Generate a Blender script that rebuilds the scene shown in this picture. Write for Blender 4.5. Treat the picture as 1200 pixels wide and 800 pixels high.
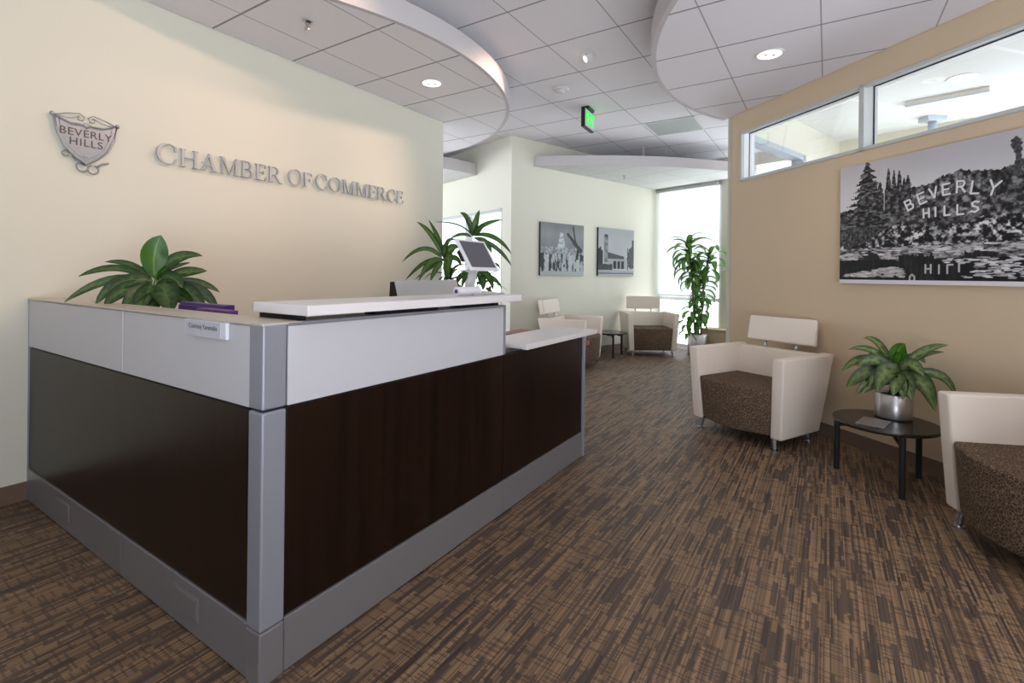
import bpy, bmesh, math, random
import numpy as np
from mathutils import Vector, Matrix

for o in list(bpy.data.objects):
    bpy.data.objects.remove(o, do_unlink=True)
SC = bpy.context.scene
COL = SC.collection
PI = math.pi

# ------------------------------------------------------------------ geometry of the place
F, V0, ROLL, HC = 577.5, 322.47, 0.0113, 1.22
TH = 0.569
D1 = Vector((math.sin(TH), math.cos(TH), 0)); D2 = Vector((-D1.y, D1.x, 0))
CORNER = Vector((-.7217, 1.4314, 0))                 # outer corner of the reception desk
LW = CORNER + D2 * 2.19                              # left wall runs along D1 through this point
A_DESK = PI / 2 - TH
RW = Vector((3.0858, 1.5, 0)); A_RW = math.radians(90) + .2688
OB = Vector((-.0214, 6.772, 0)); A_BW = PI / 2 - .895  # convex corner of the far picture wall
BX = Vector((math.cos(A_BW), math.sin(A_BW), 0)); BY = Vector((-BX.y, BX.x, 0))
HMAIN, HLEFT, HRIGHT = 3.14, 2.883, 2.806
EW = OB + BX * 3.41                                  # inner corner where the far window wall starts
A_WW = A_BW - PI / 2                                 # direction of the window wall
WX = Vector((math.cos(A_WW), math.sin(A_WW), 0)); WY = Vector((-WX.y, WX.x, 0))

# ------------------------------------------------------------------ camera
cam_d = bpy.data.cameras.new('camera'); cam = bpy.data.objects.new('camera', cam_d); COL.objects.link(cam)
cam_d.sensor_width = 36.0; cam_d.lens = 36.0 * F / 1200.0
cam.location = (0, 0, HC)
cam.rotation_mode = 'XYZ'
cam.matrix_world = Matrix.Translation((0, 0, HC)) @ Matrix.Rotation(PI / 2, 4, 'X') @ Matrix.Rotation(ROLL, 4, 'Z')
# principal point at (600, V0): image centre row 400 lies below the horizon
cam_d.shift_x = 0.0
cam_d.shift_y = -(400 - V0) / 1200.0
cam_d.clip_start = .02; cam_d.clip_end = 100
SC.camera = cam

# ------------------------------------------------------------------ light and exposure
SC.view_settings.view_transform = 'Standard'
try: SC.view_settings.look = 'None'
except Exception: pass
SC.view_settings.exposure = 0.16; SC.view_settings.gamma = 1.0
SC.view_settings.use_curve_mapping = False
world = bpy.data.worlds.new('daylight'); SC.world = world; world.use_nodes = True
bg = world.node_tree.nodes['Background']
_wt = world.node_tree                      # bright hazy sky; lower half made brighter, added to light the ceiling
_tc = _wt.nodes.new('ShaderNodeTexCoord'); _sp = _wt.nodes.new('ShaderNodeSeparateXYZ'); _wt.links.new(_tc.outputs['Generated'], _sp.inputs[0])
_mr = _wt.nodes.new('ShaderNodeMapRange'); _mr.inputs[1].default_value = -.12; _mr.inputs[2].default_value = .06; _wt.links.new(_sp.outputs[2], _mr.inputs[0])
_mx = _wt.nodes.new('ShaderNodeMix'); _mx.data_type = 'RGBA'; _wt.links.new(_mr.outputs[0], _mx.inputs[0])
UPLIGHT_L, SKY_L = 4.6, 1.7
_mx.inputs[6].default_value = (UPLIGHT_L * .90, UPLIGHT_L * .98, UPLIGHT_L * 1.07, 1); _mx.inputs[7].default_value = (SKY_L * .90, SKY_L, SKY_L * 1.12, 1)
_wt.links.new(_mx.outputs[2], bg.inputs[0]); bg.inputs[1].default_value = 1.0

def add_light(name, kind, loc, power, color, target=None, direction=None, **kw):
    l = bpy.data.lights.new(name, kind); l.energy = power; l.color = color
    for k, v in kw.items(): setattr(l, k, v)
    o = bpy.data.objects.new(name, l); COL.objects.link(o); o.location = loc
    d = None
    if target is not None: d = Vector(target) - Vector(loc)
    if direction is not None: d = Vector(direction)
    if d is not None: o.rotation_euler = d.to_track_quat('-Z', 'Y').to_euler()
    return o
WARM = (1.0, .66, .47); SOFT = (1.0, .86, .70); DAY = (.93, .98, 1.0)
# daylight at the far window and corridor, plus added fills for ceiling and office
add_light('ceiling_fill', 'AREA', (1.5, -2.0, .45), 138, (.88, .95, 1.05), direction=(.16, .34, 1), shape='RECTANGLE', size=3.4, size_y=1.6)  # added fill low behind the viewer, turned up to brighten the ceiling
add_light('far_daylight', 'AREA', EW + WX * .6 - WY * .16 + Vector((0, 0, 1.5)), 6, DAY, direction=-WY, shape='RECTANGLE', size=1.0, size_y=2.5)
add_light('office_fill', 'AREA', (4.3, 4.9, 1.5), 15, DAY, direction=(-.1, 1, .35), shape='RECTANGLE', size=2.5, size_y=1.5)  # added fill standing inside the office, turned to brighten its far walls
add_light('corridor_daylight', 'AREA', (-3.2, 8.2, 1.9), 6, (.95, 1.0, .95), target=(.2, 6.0, 1.2), shape='RECTANGLE', size=2.0, size_y=1.8)

# ------------------------------------------------------------------ materials
class NT:
    def __init__(s, m): s.t = m.node_tree; s.n = s.t.nodes; s.l = s.t.links
    def new(s, t, **kw):
        q = s.n.new(t)
        for k, v in kw.items(): setattr(q, k, v)
        return q
    def put(s, sock, v):
        if hasattr(v, 'is_output'): s.l.new(v, sock)
        elif v is not None: sock.default_value = v
    def math(s, op, a, b=0.0, c=None, clamp=False):
        q = s.new('ShaderNodeMath', operation=op); q.use_clamp = clamp
        s.put(q.inputs[0], a); s.put(q.inputs[1], b)
        if c is not None: s.put(q.inputs[2], c)
        return q.outputs[0]
    def mix(s, f, a, b):
        q = s.new('ShaderNodeMix', data_type='RGBA')
        s.put(q.inputs[0], f); s.put(q.inputs[6], a); s.put(q.inputs[7], b)
        return q.outputs[2]
    def comb(s, x, y, z=0.0):
        q = s.new('ShaderNodeCombineXYZ')
        s.put(q.inputs[0], x); s.put(q.inputs[1], y); s.put(q.inputs[2], z); return q.outputs[0]
    def sep(s, v):
        q = s.new('ShaderNodeSeparateXYZ'); s.put(q.inputs[0], v); return q.outputs
    def white(s, v):
        q = s.new('ShaderNodeTexWhiteNoise', noise_dimensions='3D'); s.put(q.inputs[0], v); return q.outputs[0]
    def noise(s, v, scale, detail=2.0, rough=.5):
        q = s.new('ShaderNodeTexNoise'); s.put(q.inputs['Vector'], v)
        q.inputs['Scale'].default_value = scale; q.inputs['Detail'].default_value = detail; q.inputs['Roughness'].default_value = rough
        return q.outputs[0]
    def mapping(s, v, loc=(0, 0, 0), rot=(0, 0, 0), scale=(1, 1, 1)):
        q = s.new('ShaderNodeMapping'); s.put(q.inputs[0], v)
        q.inputs[1].default_value = loc; q.inputs[2].default_value = rot; q.inputs[3].default_value = scale
        return q.outputs[0]
    def obj(s): return s.new('ShaderNodeTexCoord').outputs['Object']
    def bump(s, h, strength=.2, dist=.01):
        q = s.new('ShaderNodeBump'); q.inputs['Strength'].default_value = strength; q.inputs['Distance'].default_value = dist
        s.put(q.inputs['Height'], h); return q.outputs[0]

def rgb(r, g, b):   # sRGB 0..255 -> linear
    f = lambda c: (c / 12.92 if c <= .04045 else ((c + .055) / 1.055) ** 2.4)
    return (f(r / 255), f(g / 255), f(b / 255), 1)

def mat(name, col, rough=.5, metal=0.0, spec=.5, var=.06, vscale=6.0, bump=0.0, bscale=200.0, emit=None, estr=0.0):
    m = bpy.data.materials.new(name); m.use_nodes = True
    t = NT(m); b = t.n['Principled BSDF']
    if len(col) == 3: col = (*col, 1)
    co = t.obj()
    n = t.noise(co, vscale, 3)
    k = t.math('MULTIPLY_ADD', n, 2 * var, 1 - var)
    q = t.new('ShaderNodeVectorMath', operation='SCALE'); q.inputs[0].default_value = col[:3]; t.put(q.inputs[3], k)
    t.put(b.inputs['Base Color'], q.outputs[0])
    b.inputs['Roughness'].default_value = rough; b.inputs['Metallic'].default_value = metal
    b.inputs['Specular IOR Level'].default_value = spec
    if bump:
        t.put(b.inputs['Normal'], t.bump(t.noise(co, bscale, 2), bump, .004))
    if emit is not None:
        b.inputs['Emission Color'].default_value = (*emit[:3], 1); b.inputs['Emission Strength'].default_value = estr
    return m

def mat_carpet():
    m = bpy.data.materials.new('striped_carpet'); m.use_nodes = True
    t = NT(m); b = t.n['Principled BSDF']
    p = t.mapping(t.obj(), rot=(0, 0, -A_DESK))
    x, y, _ = t.sep(p)
    def cells(w, l, seed):
        c = t.math('FLOOR', t.math('DIVIDE', y, w))
        off = t.white(t.comb(c, seed, 0.0))
        r = t.math('FLOOR', t.math('MULTIPLY_ADD', off, 9.0, t.math('DIVIDE', x, l)))
        return t.white(t.comb(c, r, seed))
    step = lambda v, th: t.math('GREATER_THAN', v, th)
    patch = t.noise(t.mapping(p, scale=(1.0, 1.6, 1)), 5.0, 1.0)
    thr = t.math('MULTIPLY_ADD', patch, -.26, .91)
    d1 = step(cells(.0105, .15, 1.3), thr)
    d2 = step(cells(.019, .18, 4.7), t.math('ADD', thr, .14))
    d3 = step(cells(.034, .17, 9.1), .955)
    dark = t.math('MAXIMUM', t.math('MAXIMUM', d1, d2), d3)
    # thin cross lines
    cx = t.math('FLOOR', t.math('DIVIDE', x, .0065))
    ry = t.math('FLOOR', t.math('DIVIDE', y, .055))
    cross = step(t.white(t.comb(cx, ry, 7.7)), .76)
    cross = t.math('MULTIPLY', cross, .72)
    dk = t.math('MAXIMUM', dark, cross)
    rib = t.white(t.comb(t.math('FLOOR', t.math('DIVIDE', y, .0046)), t.math('FLOOR', t.math('DIVIDE', x, .5)), 2.0))
    nz = t.noise(p, 260, 2)
    base = t.mix(rib, rgb(94, 74, 57), rgb(154, 124, 95))
    drk = t.mix(rib, rgb(54, 44, 42), rgb(84, 69, 62))
    c = t.mix(t.math('MULTIPLY', dk, .85), base, drk)
    q = t.new('ShaderNodeVectorMath', operation='SCALE'); t.put(q.inputs[0], c)
    t.put(q.inputs[3], t.math('MULTIPLY_ADD', nz, .7, .65))
    t.put(b.inputs['Base Color'], q.outputs[0])
    b.inputs['Roughness'].default_value = .58; b.inputs['Specular IOR Level'].default_value = .5
    h = t.math('ADD', t.math('MULTIPLY', rib, .5), nz)
    t.put(b.inputs['Normal'], t.bump(h, .35, .004))
    return m

def mat_tiles(name, col, sp, s0, t0, ang, lw=.007, linecol=rgb(150, 146, 149), tsp=None):
    m = bpy.data.materials.new(name); m.use_nodes = True
    t = NT(m); b = t.n['Principled BSDF']
    tsp = tsp or sp
    p = t.mapping(t.obj(), rot=(0, 0, -ang))
    x, y, _ = t.sep(p)
    def line(c, o, s, w):
        f = t.math('FRACT', t.math('DIVIDE', t.math('SUBTRACT', c, o), s))
        f = t.math('ABSOLUTE', t.math('SUBTRACT', f, .5))
        return t.math('GREATER_THAN', f, .5 - w / s)
    g = t.math('MAXIMUM', line(x, s0, sp, lw), t.math('MULTIPLY', line(y, t0, tsp, lw * .62), .75))
    n = t.noise(p, 160, 3)
    base = t.mix(n, (col[0] * .94, col[1] * .94, col[2] * .94, 1), (min(1, col[0] * 1.05), min(1, col[1] * 1.05), min(1, col[2] * 1.05), 1))
    t.put(b.inputs['Base Color'], t.mix(g, base, linecol))
    b.inputs['Roughness'].default_value = .9; b.inputs['Specular IOR Level'].default_value = .2
    t.put(b.inputs['Normal'], t.bump(t.math('MULTIPLY_ADD', g, -2.0, n), .25, .003))
    return m

def mat_wood(name, c0, c1, axis=2, rough=.32):
    m = bpy.data.materials.new(name); m.use_nodes = True
    t = NT(m); b = t.n['Principled BSDF']
    sc = [26, 26, 26]; sc[axis] = 1.1
    p = t.mapping(t.obj(), scale=tuple(sc))
    n1 = t.noise(p, 1.0, 5, .6)
    sc2 = [7, 7, 7]; sc2[axis] = .25
    n2 = t.noise(t.mapping(t.obj(), scale=tuple(sc2)), 1.0, 2)
    f = t.math('ADD', t.math('MULTIPLY', n1, .6), t.math('MULTIPLY', n2, .4))
    f = t.math('MULTIPLY_ADD', t.math('SUBTRACT', f, .5), 2.6, .5, clamp=True)
    t.put(b.inputs['Base Color'], t.mix(f, c0, c1))
    b.inputs['Roughness'].default_value = rough
    b.inputs['Specular IOR Level'].default_value = .26
    t.put(b.inputs['Normal'], t.bump(n1, .05, .002))
    return m

def mat_pattern(name, c0, c1, c2):
    m = bpy.data.materials.new(name); m.use_nodes = True
    t = NT(m); b = t.n['Principled BSDF']
    co = t.obj()
    wob = t.noise(co, 60, 2)
    v = t.new('ShaderNodeTexVoronoi', feature='DISTANCE_TO_EDGE'); v.inputs['Scale'].default_value = 75
    add = t.new('ShaderNodeVectorMath', operation='ADD'); t.put(add.inputs[0], co)
    s = t.new('ShaderNodeVectorMath', operation='SCALE'); t.put(s.inputs[0], t.comb(wob, t.noise(co, 47, 2), wob)); s.inputs[3].default_value = .02
    t.put(add.inputs[1], s.outputs[0]); t.put(v.inputs['Vector'], add.outputs[0])
    e = t.math('LESS_THAN', v.outputs[0], .072)
    n = t.noise(co, 18, 2)
    base = t.mix(n, c0, c1)
    t.put(b.inputs['Base Color'], t.mix(t.math('MULTIPLY', e, .8), base, c2))
    b.inputs['Roughness'].default_value = .85; b.inputs['Specular IOR Level'].default_value = .25
    t.put(b.inputs['Normal'], t.bump(t.math('ADD', e, t.noise(co, 300, 1)), .2, .003))
    return m

def mat_leaf(name, edge, centre, rib, amount, thru=.25):
    m = bpy.data.materials.new(name); m.use_nodes = True
    t = NT(m); b = t.n['Principled BSDF']
    uv = t.new('ShaderNodeUVMap'); uv.uv_map = 'leaf'
    u, v, _ = t.sep(uv.outputs[0])
    a = t.math('ABSOLUTE', t.math('MULTIPLY_ADD', u, 2.0, -1.0))
    n = t.noise(t.mapping(uv.outputs[0], scale=(4, 9, 1)), 1.0, 4)
    ob = t.noise(t.obj(), 9, 2)
    f = t.math('SUBTRACT', 1.0, a)
    f = t.math('MULTIPLY', f, t.math('MULTIPLY_ADD', n, 2.2, -.55, clamp=True))
    f = t.math('MULTIPLY', f, amount, clamp=True)
    c = t.mix(f, edge, centre)
    c = t.mix(t.math('LESS_THAN', a, .05), c, rib)
    q = t.new('ShaderNodeVectorMath', operation='SCALE'); t.put(q.inputs[0], c); t.put(q.inputs[3], t.math('MULTIPLY_ADD', ob, 1.0, .5))
    t.put(b.inputs['Base Color'], q.outputs[0])
    b.inputs['Roughness'].default_value = .38
    tr = t.new('ShaderNodeBsdfTranslucent'); t.put(tr.inputs[0], q.outputs[0])
    mx = t.new('ShaderNodeMixShader'); mx.inputs[0].default_value = thru
    out = t.n['Material Output']
    t.l.new(b.outputs[0], mx.inputs[1]); t.l.new(tr.outputs[0], mx.inputs[2]); t.l.new(mx.outputs[0], out.inputs[0])
    return m

def mat_glass(name, tint=(1, 1, 1, 1), refl=.3):
    m = bpy.data.materials.new(name); m.use_nodes = True
    t = NT(m); out = t.n['Material Output']
    tr = t.new('ShaderNodeBsdfTransparent'); tr.inputs[0].default_value = tint
    gl = t.new('ShaderNodeBsdfGlossy'); gl.inputs['Roughness'].default_value = .02
    fr = t.new('ShaderNodeFresnel'); fr.inputs[0].default_value = 1.45
    mx = t.new('ShaderNodeMixShader'); t.put(mx.inputs[0], t.math('MULTIPLY', fr.outputs[0], refl))
    t.l.new(tr.outputs[0], mx.inputs[1]); t.l.new(gl.outputs[0], mx.inputs[2]); t.l.new(mx.outputs[0], out.inputs[0])
    return m

def mat_translucent(name, col, frac=.6):
    m = bpy.data.materials.new(name); m.use_nodes = True
    t = NT(m); out = t.n['Material Output']
    n = t.noise(t.obj(), 300, 1)
    c = t.mix(n, (col[0] * .95, col[1] * .95, col[2] * .95, 1), col)
    d = t.new('ShaderNodeBsdfDiffuse'); tr = t.new('ShaderNodeBsdfTranslucent')
    t.put(d.inputs[0], c); t.put(tr.inputs[0], c)
    mx = t.new('ShaderNodeMixShader'); mx.inputs[0].default_value = frac
    t.l.new(d.outputs[0], mx.inputs[1]); t.l.new(tr.outputs[0], mx.inputs[2]); t.l.new(mx.outputs[0], out.inputs[0])
    return m

def mat_print(name):
    m = bpy.data.materials.new(name); m.use_nodes = True
    t = NT(m); b = t.n['Principled BSDF']
    a = t.new('ShaderNodeVertexColor'); a.layer_name = 'print'
    t.put(b.inputs['Base Color'], a.outputs[0]); b.inputs['Roughness'].default_value = .55; b.inputs['Specular IOR Level'].default_value = .3
    return m

M = {}
M['cream'] = mat('cream_wall_paint', rgb(223, 220, 205), .8, var=.015, vscale=1.5, bump=.05, bscale=120)
M['tan'] = mat('tan_wall_paint', rgb(204, 183, 154), .8, var=.015, vscale=1.5, bump=.05, bscale=120)
M['carpet'] = mat_carpet()
TB = CORNER  # tile offsets are measured from the desk corner
def tile_off(s, t):
    return CORNER.dot(D1) + s, CORNER.dot(D2) + t
s0, t0 = tile_off(2.80, -.009)
M['tiles_main'] = mat_tiles('ceiling_tiles', rgb(240, 237, 242), .615, s0, t0, A_DESK)
s0, t0 = tile_off(.911, 1.222)
M['tiles_left'] = mat_tiles('cloud_tiles_left', rgb(240, 237, 240), .6015, s0, t0, A_DESK)
s0, t0 = tile_off(2.205, -.725)
M['tiles_right'] = mat_tiles('cloud_tiles_right', rgb(240, 236, 242), .608, s0, t0, A_DESK)
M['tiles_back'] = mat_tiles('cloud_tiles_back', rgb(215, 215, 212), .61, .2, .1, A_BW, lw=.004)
M['white_paint'] = mat('white_fascia_paint', rgb(200, 195, 197), .6, var=.01)
M['base_brown'] = mat('brown_rubber_base', rgb(112, 90, 76), .6, var=.04)
M['trim_grey'] = mat('grey_window_trim', rgb(190, 192, 190), .5, var=.02)
M['trim_white'] = mat('white_window_liner', rgb(244, 247, 247), .5, var=.01)
M['gasket'] = mat('dark_gasket', rgb(40, 48, 56), .6)
M['glass'] = mat_glass('clear_glass')
M['shade'] = mat_translucent('roller_shade_fabric', (.93, .94, .93, 1), .7)
M['espresso'] = mat_wood('espresso_veneer', rgb(10, 4, 2), rgb(38, 21, 12))
M['grey_metal'] = mat('grey_powdercoat', rgb(150, 153, 165), .38, .3, var=.02)
M['grey_base'] = mat('grey_plinth', rgb(128, 126, 130), .30, .25, var=.02)
M['lam_white'] = mat('white_laminate', rgb(199, 199, 206), .35, var=.015)
M['lam_top'] = mat('white_counter', rgb(232, 228, 230), .3, var=.015)
M['cap_beige'] = mat('beige_top_cap', rgb(196, 186, 172), .4, var=.03)
M['black'] = mat('black_paint', rgb(22, 20, 21), .4)
M['blackgap'] = mat('black_reveal', rgb(14, 14, 20), .7)
M['work_top'] = mat_wood('brown_desk_laminate', rgb(120, 78, 52), rgb(150, 102, 70), 0, .4)
M['chrome'] = mat('brushed_chrome', rgb(190, 192, 198), .25, 1.0, var=.03)
M['sign_metal'] = mat('brushed_aluminium_letters', rgb(196, 198, 204), .30, .88, var=.05, vscale=30)
M['emblem_metal'] = mat('pewter_emblem', rgb(160, 163, 168), .36, .6, var=.12, vscale=40)
M['emblem_dark'] = mat('dark_emblem_recess', rgb(96, 82, 76), .6, .3)
M['leather'] = mat('cream_leather', rgb(232, 219, 206), .5, var=.02, bump=.06, bscale=260)
M['seat_fabric'] = mat_pattern('dark_brown_patterned_fabric', rgb(62, 48, 40), rgb(80, 62, 51), rgb(140, 118, 94))
M['steel_pot'] = mat('brushed_steel_pot', rgb(196, 194, 196), .32, .95, var=.08, vscale=3)
M['soil'] = mat('potting_soil', rgb(52, 38, 28), .95, var=.3, vscale=60)
M['dark_pot'] = mat('dark_plastic_pot', rgb(40, 42, 40), .5)
M['table_black'] = mat('black_lacquer', rgb(26, 22, 20), .16, var=.05)
M['leaf_var'] = mat_leaf('variegated_leaf', rgb(30, 62, 20), rgb(152, 172, 104), rgb(110, 142, 80), 1.3)
M['leaf_dark'] = mat_leaf('dark_variegated_leaf', rgb(24, 56, 15), rgb(112, 146, 84), rgb(84, 124, 50), .8)
M['leaf_fresh'] = mat_leaf('fresh_leaf', rgb(50, 98, 24), rgb(92, 140, 44), rgb(120, 160, 60), .6)
M['leaf_drac'] = mat_leaf('dracaena_leaf', rgb(40, 78, 28), rgb(108, 146, 60), rgb(84, 126, 50), .9)
M['leaf_backlit'] = mat_leaf('backlit_dracaena_leaf', rgb(58, 104, 40), rgb(136, 172, 82), rgb(100, 146, 64), 1.0, .42)  # lighter greens put the window's backlight into the leaf colour
M['stem'] = mat('woody_cane', rgb(128, 112, 84), .8, var=.2, vscale=40)
M['stem_green'] = mat('green_stalk', rgb(96, 120, 62), .5, var=.2, vscale=40)
M['print'] = mat_print('photo_print')
M['canvas_edge'] = mat('dark_canvas_edge', rgb(48, 48, 50), .7)
M['canvas_white'] = mat('white_canvas_edge', rgb(226, 222, 226), .6)
M['purple'] = mat('purple_folder_card', rgb(76, 32, 128), .45, var=.08)
M['purple2'] = mat('plum_folder_card', rgb(104, 56, 122), .5, var=.08)
M['screen'] = mat('grey_glass_screen', rgb(92, 90, 98), .12, var=.01)
M['white_plastic'] = mat('white_plastic', rgb(232, 230, 236), .35, var=.01)
M['silver_plastic'] = mat('silver_plastic', rgb(206, 206, 206), .4, .2, var=.03)
M['exit_green'] = mat('exit_green', rgb(10, 200, 40), .4, emit=(.01, .75, .06), estr=.95)
M['exit_face'] = mat('exit_face', rgb(205, 205, 208), .4)
M['lamp_glow'] = mat('lamp_glow', rgb(255, 250, 240), .4, emit=(1, .93, .84), estr=3.0)
M['lamp_warm'] = mat('spot_glow', rgb(255, 240, 220), .4, emit=(1, .82, .62), estr=5.0)
M['lamp_reflector'] = mat('lamp_reflector', rgb(235, 230, 222), .25, .6, var=.1, vscale=30)
M['off_white'] = mat('off_white_plastic', rgb(228, 226, 226), .5)
M['paper_label'] = mat('printed_card', rgb(196, 197, 208), .5)
M['ink'] = mat('grey_ink', rgb(96, 98, 112), .7)
M['clear_plastic'] = mat('clear_plastic_holder', rgb(224, 226, 238), .2)
M['vent_grey'] = mat('vent_grey', rgb(182, 186, 184), .6)
M['mag_cover'] = mat('magazine_cover', rgb(118, 114, 116), .2, var=.5, vscale=26)
M['office_white'] = mat_tiles('office_ceiling_tiles', rgb(235, 238, 238), 1.22, .3, .2, A_RW, lw=.02, linecol=rgb(248, 250, 250))
M['blue_grey'] = mat('blue_grey_steel', rgb(176, 188, 198), .6)

# ------------------------------------------------------------------ object helpers
def empty(name, loc, rz=0.0):
    o = bpy.data.objects.new(name, None); COL.objects.link(o); o.location = loc; o.rotation_euler = (0, 0, rz)
    o.empty_display_size = .05
    return o
def tag(o, label=None, cat=None, group=None, kind=None):
    if label: o['label'] = label
    if cat: o['category'] = cat
    if group: o['group'] = group
    if kind: o['kind'] = kind
    return o
def link(name, me, m, parent=None, smooth=False, bevel=0.0, segs=2, sub=0):
    if m is not None and not me.materials: me.materials.append(m)
    o = bpy.data.objects.new(name, me); COL.objects.link(o)
    if parent is not None: o.parent = parent
    if bevel:
        b = o.modifiers.new('bevel', 'BEVEL'); b.width = bevel; b.segments = segs; b.limit_method = 'ANGLE'; b.angle_limit = math.radians(40)
    if sub:
        s = o.modifiers.new('sub', 'SUBSURF'); s.levels = sub; s.render_levels = sub
    if smooth:
        for p in me.polygons: p.use_smooth = True
    return o
class MB:
    """collects shapes for one mesh"""
    def __init__(s): s.bm = bmesh.new()
    def box(s, x0, x1, y0, y1, z0, z1, M4=None):
        vs = [s.bm.verts.new((x, y, z)) for z in (z0, z1) for y in (y0, y1) for x in (x0, x1)]
        for f in ((0, 2, 3, 1), (4, 5, 7, 6), (0, 1, 5, 4), (2, 6, 7, 3), (0, 4, 6, 2), (1, 3, 7, 5)):
            s.bm.faces.new([vs[i] for i in f])
        if M4 is not None:
            for v in vs: v.co = M4 @ v.co
        return s
    def hexa(s, b, t):
        """b, t: four bottom and four top points, both counter-clockwise"""
        vb = [s.bm.verts.new(p) for p in b]; vt = [s.bm.verts.new(p) for p in t]
        n = len(vb)
        s.bm.faces.new(vb[::-1]); s.bm.faces.new(vt)
        for i in range(n): s.bm.faces.new((vb[i], vb[(i + 1) % n], vt[(i + 1) % n], vt[i]))
        return s
    def prism(s, poly, h0, h1, fn):
        """poly of 2D points; fn(a, b, h) -> 3D"""
        return s.hexa([fn(a, b, h0) for a, b in poly], [fn(a, b, h1) for a, b in poly])
    def tube(s, pts, r, n=10, cap=True, rr=None):
        rings = []; pts = [Vector(p) for p in pts]
        up = Vector((0, 0, 1))
        for i, p in enumerate(pts):
            d = (pts[min(i + 1, len(pts) - 1)] - pts[max(i - 1, 0)]).normalized()
            a = d.cross(up)
            if a.length < 1e-3: a = d.cross(Vector((1, 0, 0)))
            a.normalize(); b = d.cross(a)
            q = rr[i] if rr else r
            rings.append([s.bm.verts.new(p + a * q * math.cos(2 * PI * k / n) + b * q * math.sin(2 * PI * k / n)) for k in range(n)])
        for i in range(len(rings) - 1):
            for k in range(n):
                s.bm.faces.new((rings[i][k], rings[i][(k + 1) % n], rings[i + 1][(k + 1) % n], rings[i + 1][k]))
        if cap:
            s.bm.faces.new(rings[0][::-1]); s.bm.faces.new(rings[-1])
        return s
    def lathe(s, prof, n=32, c=(0, 0, 0)):
        rings = []
        for r, z in prof:
            if r < 1e-6: rings.append([s.bm.verts.new((c[0], c[1], c[2] + z))])
            else: rings.append([s.bm.verts.new((c[0] + r * math.cos(2 * PI * k / n), c[1] + r * math.sin(2 * PI * k / n), c[2] + z)) for k in range(n)])
        for i in range(len(rings) - 1):
            A, B = rings[i], rings[i + 1]
            for k in range(n):
                k2 = (k + 1) % n
                if len(A) == 1 and len(B) == 1: continue
                if len(A) == 1: s.bm.faces.new((A[0], B[k2], B[k]))
                elif len(B) == 1: s.bm.faces.new((A[k], A[k2], B[0]))
                else: s.bm.faces.new((A[k], A[k2], B[k2], B[k]))
        return s
    def mesh(s, name):
        bmesh.ops.recalc_face_normals(s.bm, faces=s.bm.faces)
        me = bpy.data.meshes.new(name); s.bm.to_mesh(me); s.bm.free(); return me
    def build(s, name, m, parent=None, **kw):
        return link(name, s.mesh(name), m, parent, **kw)
def frame(o, origin, ang):
    o.location = origin; o.rotation_euler = (0, 0, ang); return o
def structure(o): o['kind'] = 'structure'; return o
def text_mesh(body, size, depth, align='CENTER', spacing=1.0, bold=0.0):
    cu = bpy.data.curves.new('lettering', 'FONT'); cu.body = body; cu.size = size; cu.extrude = depth / 2
    cu.align_x = align; cu.align_y = 'CENTER'; cu.space_character = spacing; cu.offset = bold
    o = bpy.data.objects.new('lettering', cu); COL.objects.link(o)
    bpy.context.view_layer.update()
    me = bpy.data.meshes.new_from_object(o.evaluated_get(bpy.context.evaluated_depsgraph_get()))
    bpy.data.objects.remove(o, do_unlink=True)
    return me
def xform(me, M4):
    me.transform(M4); return me

# ------------------------------------------------------------------ room shell
F0 = EW; F1 = EW + WX * 8.0
PLAN = [OB + BY * 5.0 - BX * .0, OB, EW, F1, Vector((F1.x, -3.5, 0)), Vector((-7, -3.5, 0)), Vector((-7, OB.y + 3.9, 0))]
b = MB(); b.prism([(p.x, p.y) for p in PLAN], -.1, 0.0, lambda x, y, h: (x, y, h)); structure(b.build('floor', M['carpet']))
b = MB(); b.prism([(p.x, p.y) for p in PLAN], HMAIN, HMAIN + .1, lambda x, y, h: (x, y, h)); structure(b.build('ceiling', M['tiles_main']))

# left wall, in the desk's frame: runs along local x, room side faces -y
LEND = 3.333
b = MB(); b.box(-7.2, LEND, 0, .14, 0, HMAIN); o = structure(frame(b.build('wall_left', M['cream']), LW, A_DESK))
b = MB(); b.box(-7.2, LEND, -.008, 0, 0, .10); o = structure(frame(b.build('baseboard_left', M['base_brown'], bevel=.003), LW, A_DESK))

# far picture wall and its return with a window
b = MB(); b.box(0, 3.41 + .15, 0, .15, 0, HMAIN); structure(frame(b.build('wall_back', M['cream']), OB, A_BW))
b = MB(); b.box(0, 3.41, -.008, 0, 0, .10); structure(frame(b.build('baseboard_back', M['base_brown'], bevel=.003), OB, A_BW))
b = MB()
wy0, wy1, wz0, wz1 = .20, 2.1, .9, 2.165
b.box(0, .15, .15, wy0, 0, HMAIN); b.box(0, .15, wy1, 5, 0, HMAIN); b.box(0, .15, wy0, wy1, 0, wz0); b.box(0, .15, wy0, wy1, wz1, HMAIN)
structure(frame(b.build('wall_corridor', M['cream']), OB, A_BW))
w = empty('window_1', OB, A_BW); structure(w)
b = MB(); b.box(.0, .12, wy0, wy0 + .03, wz0, wz1); b.box(.0, .12, wy1 - .03, wy1, wz0, wz1); b.box(.0, .12, wy0, wy1, wz1 - .05, wz1); b.box(0, .12, wy0, wy1, wz0, wz0 + .04)
b.box(.02, .10, 1.08, 1.17, wz0, wz1); b.build('window_frame', M['trim_grey'], w, bevel=.003)
b = MB(); b.box(.055, .061, wy0, wy1, wz0, wz1); b.build('pane', M['glass'], w)

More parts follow.
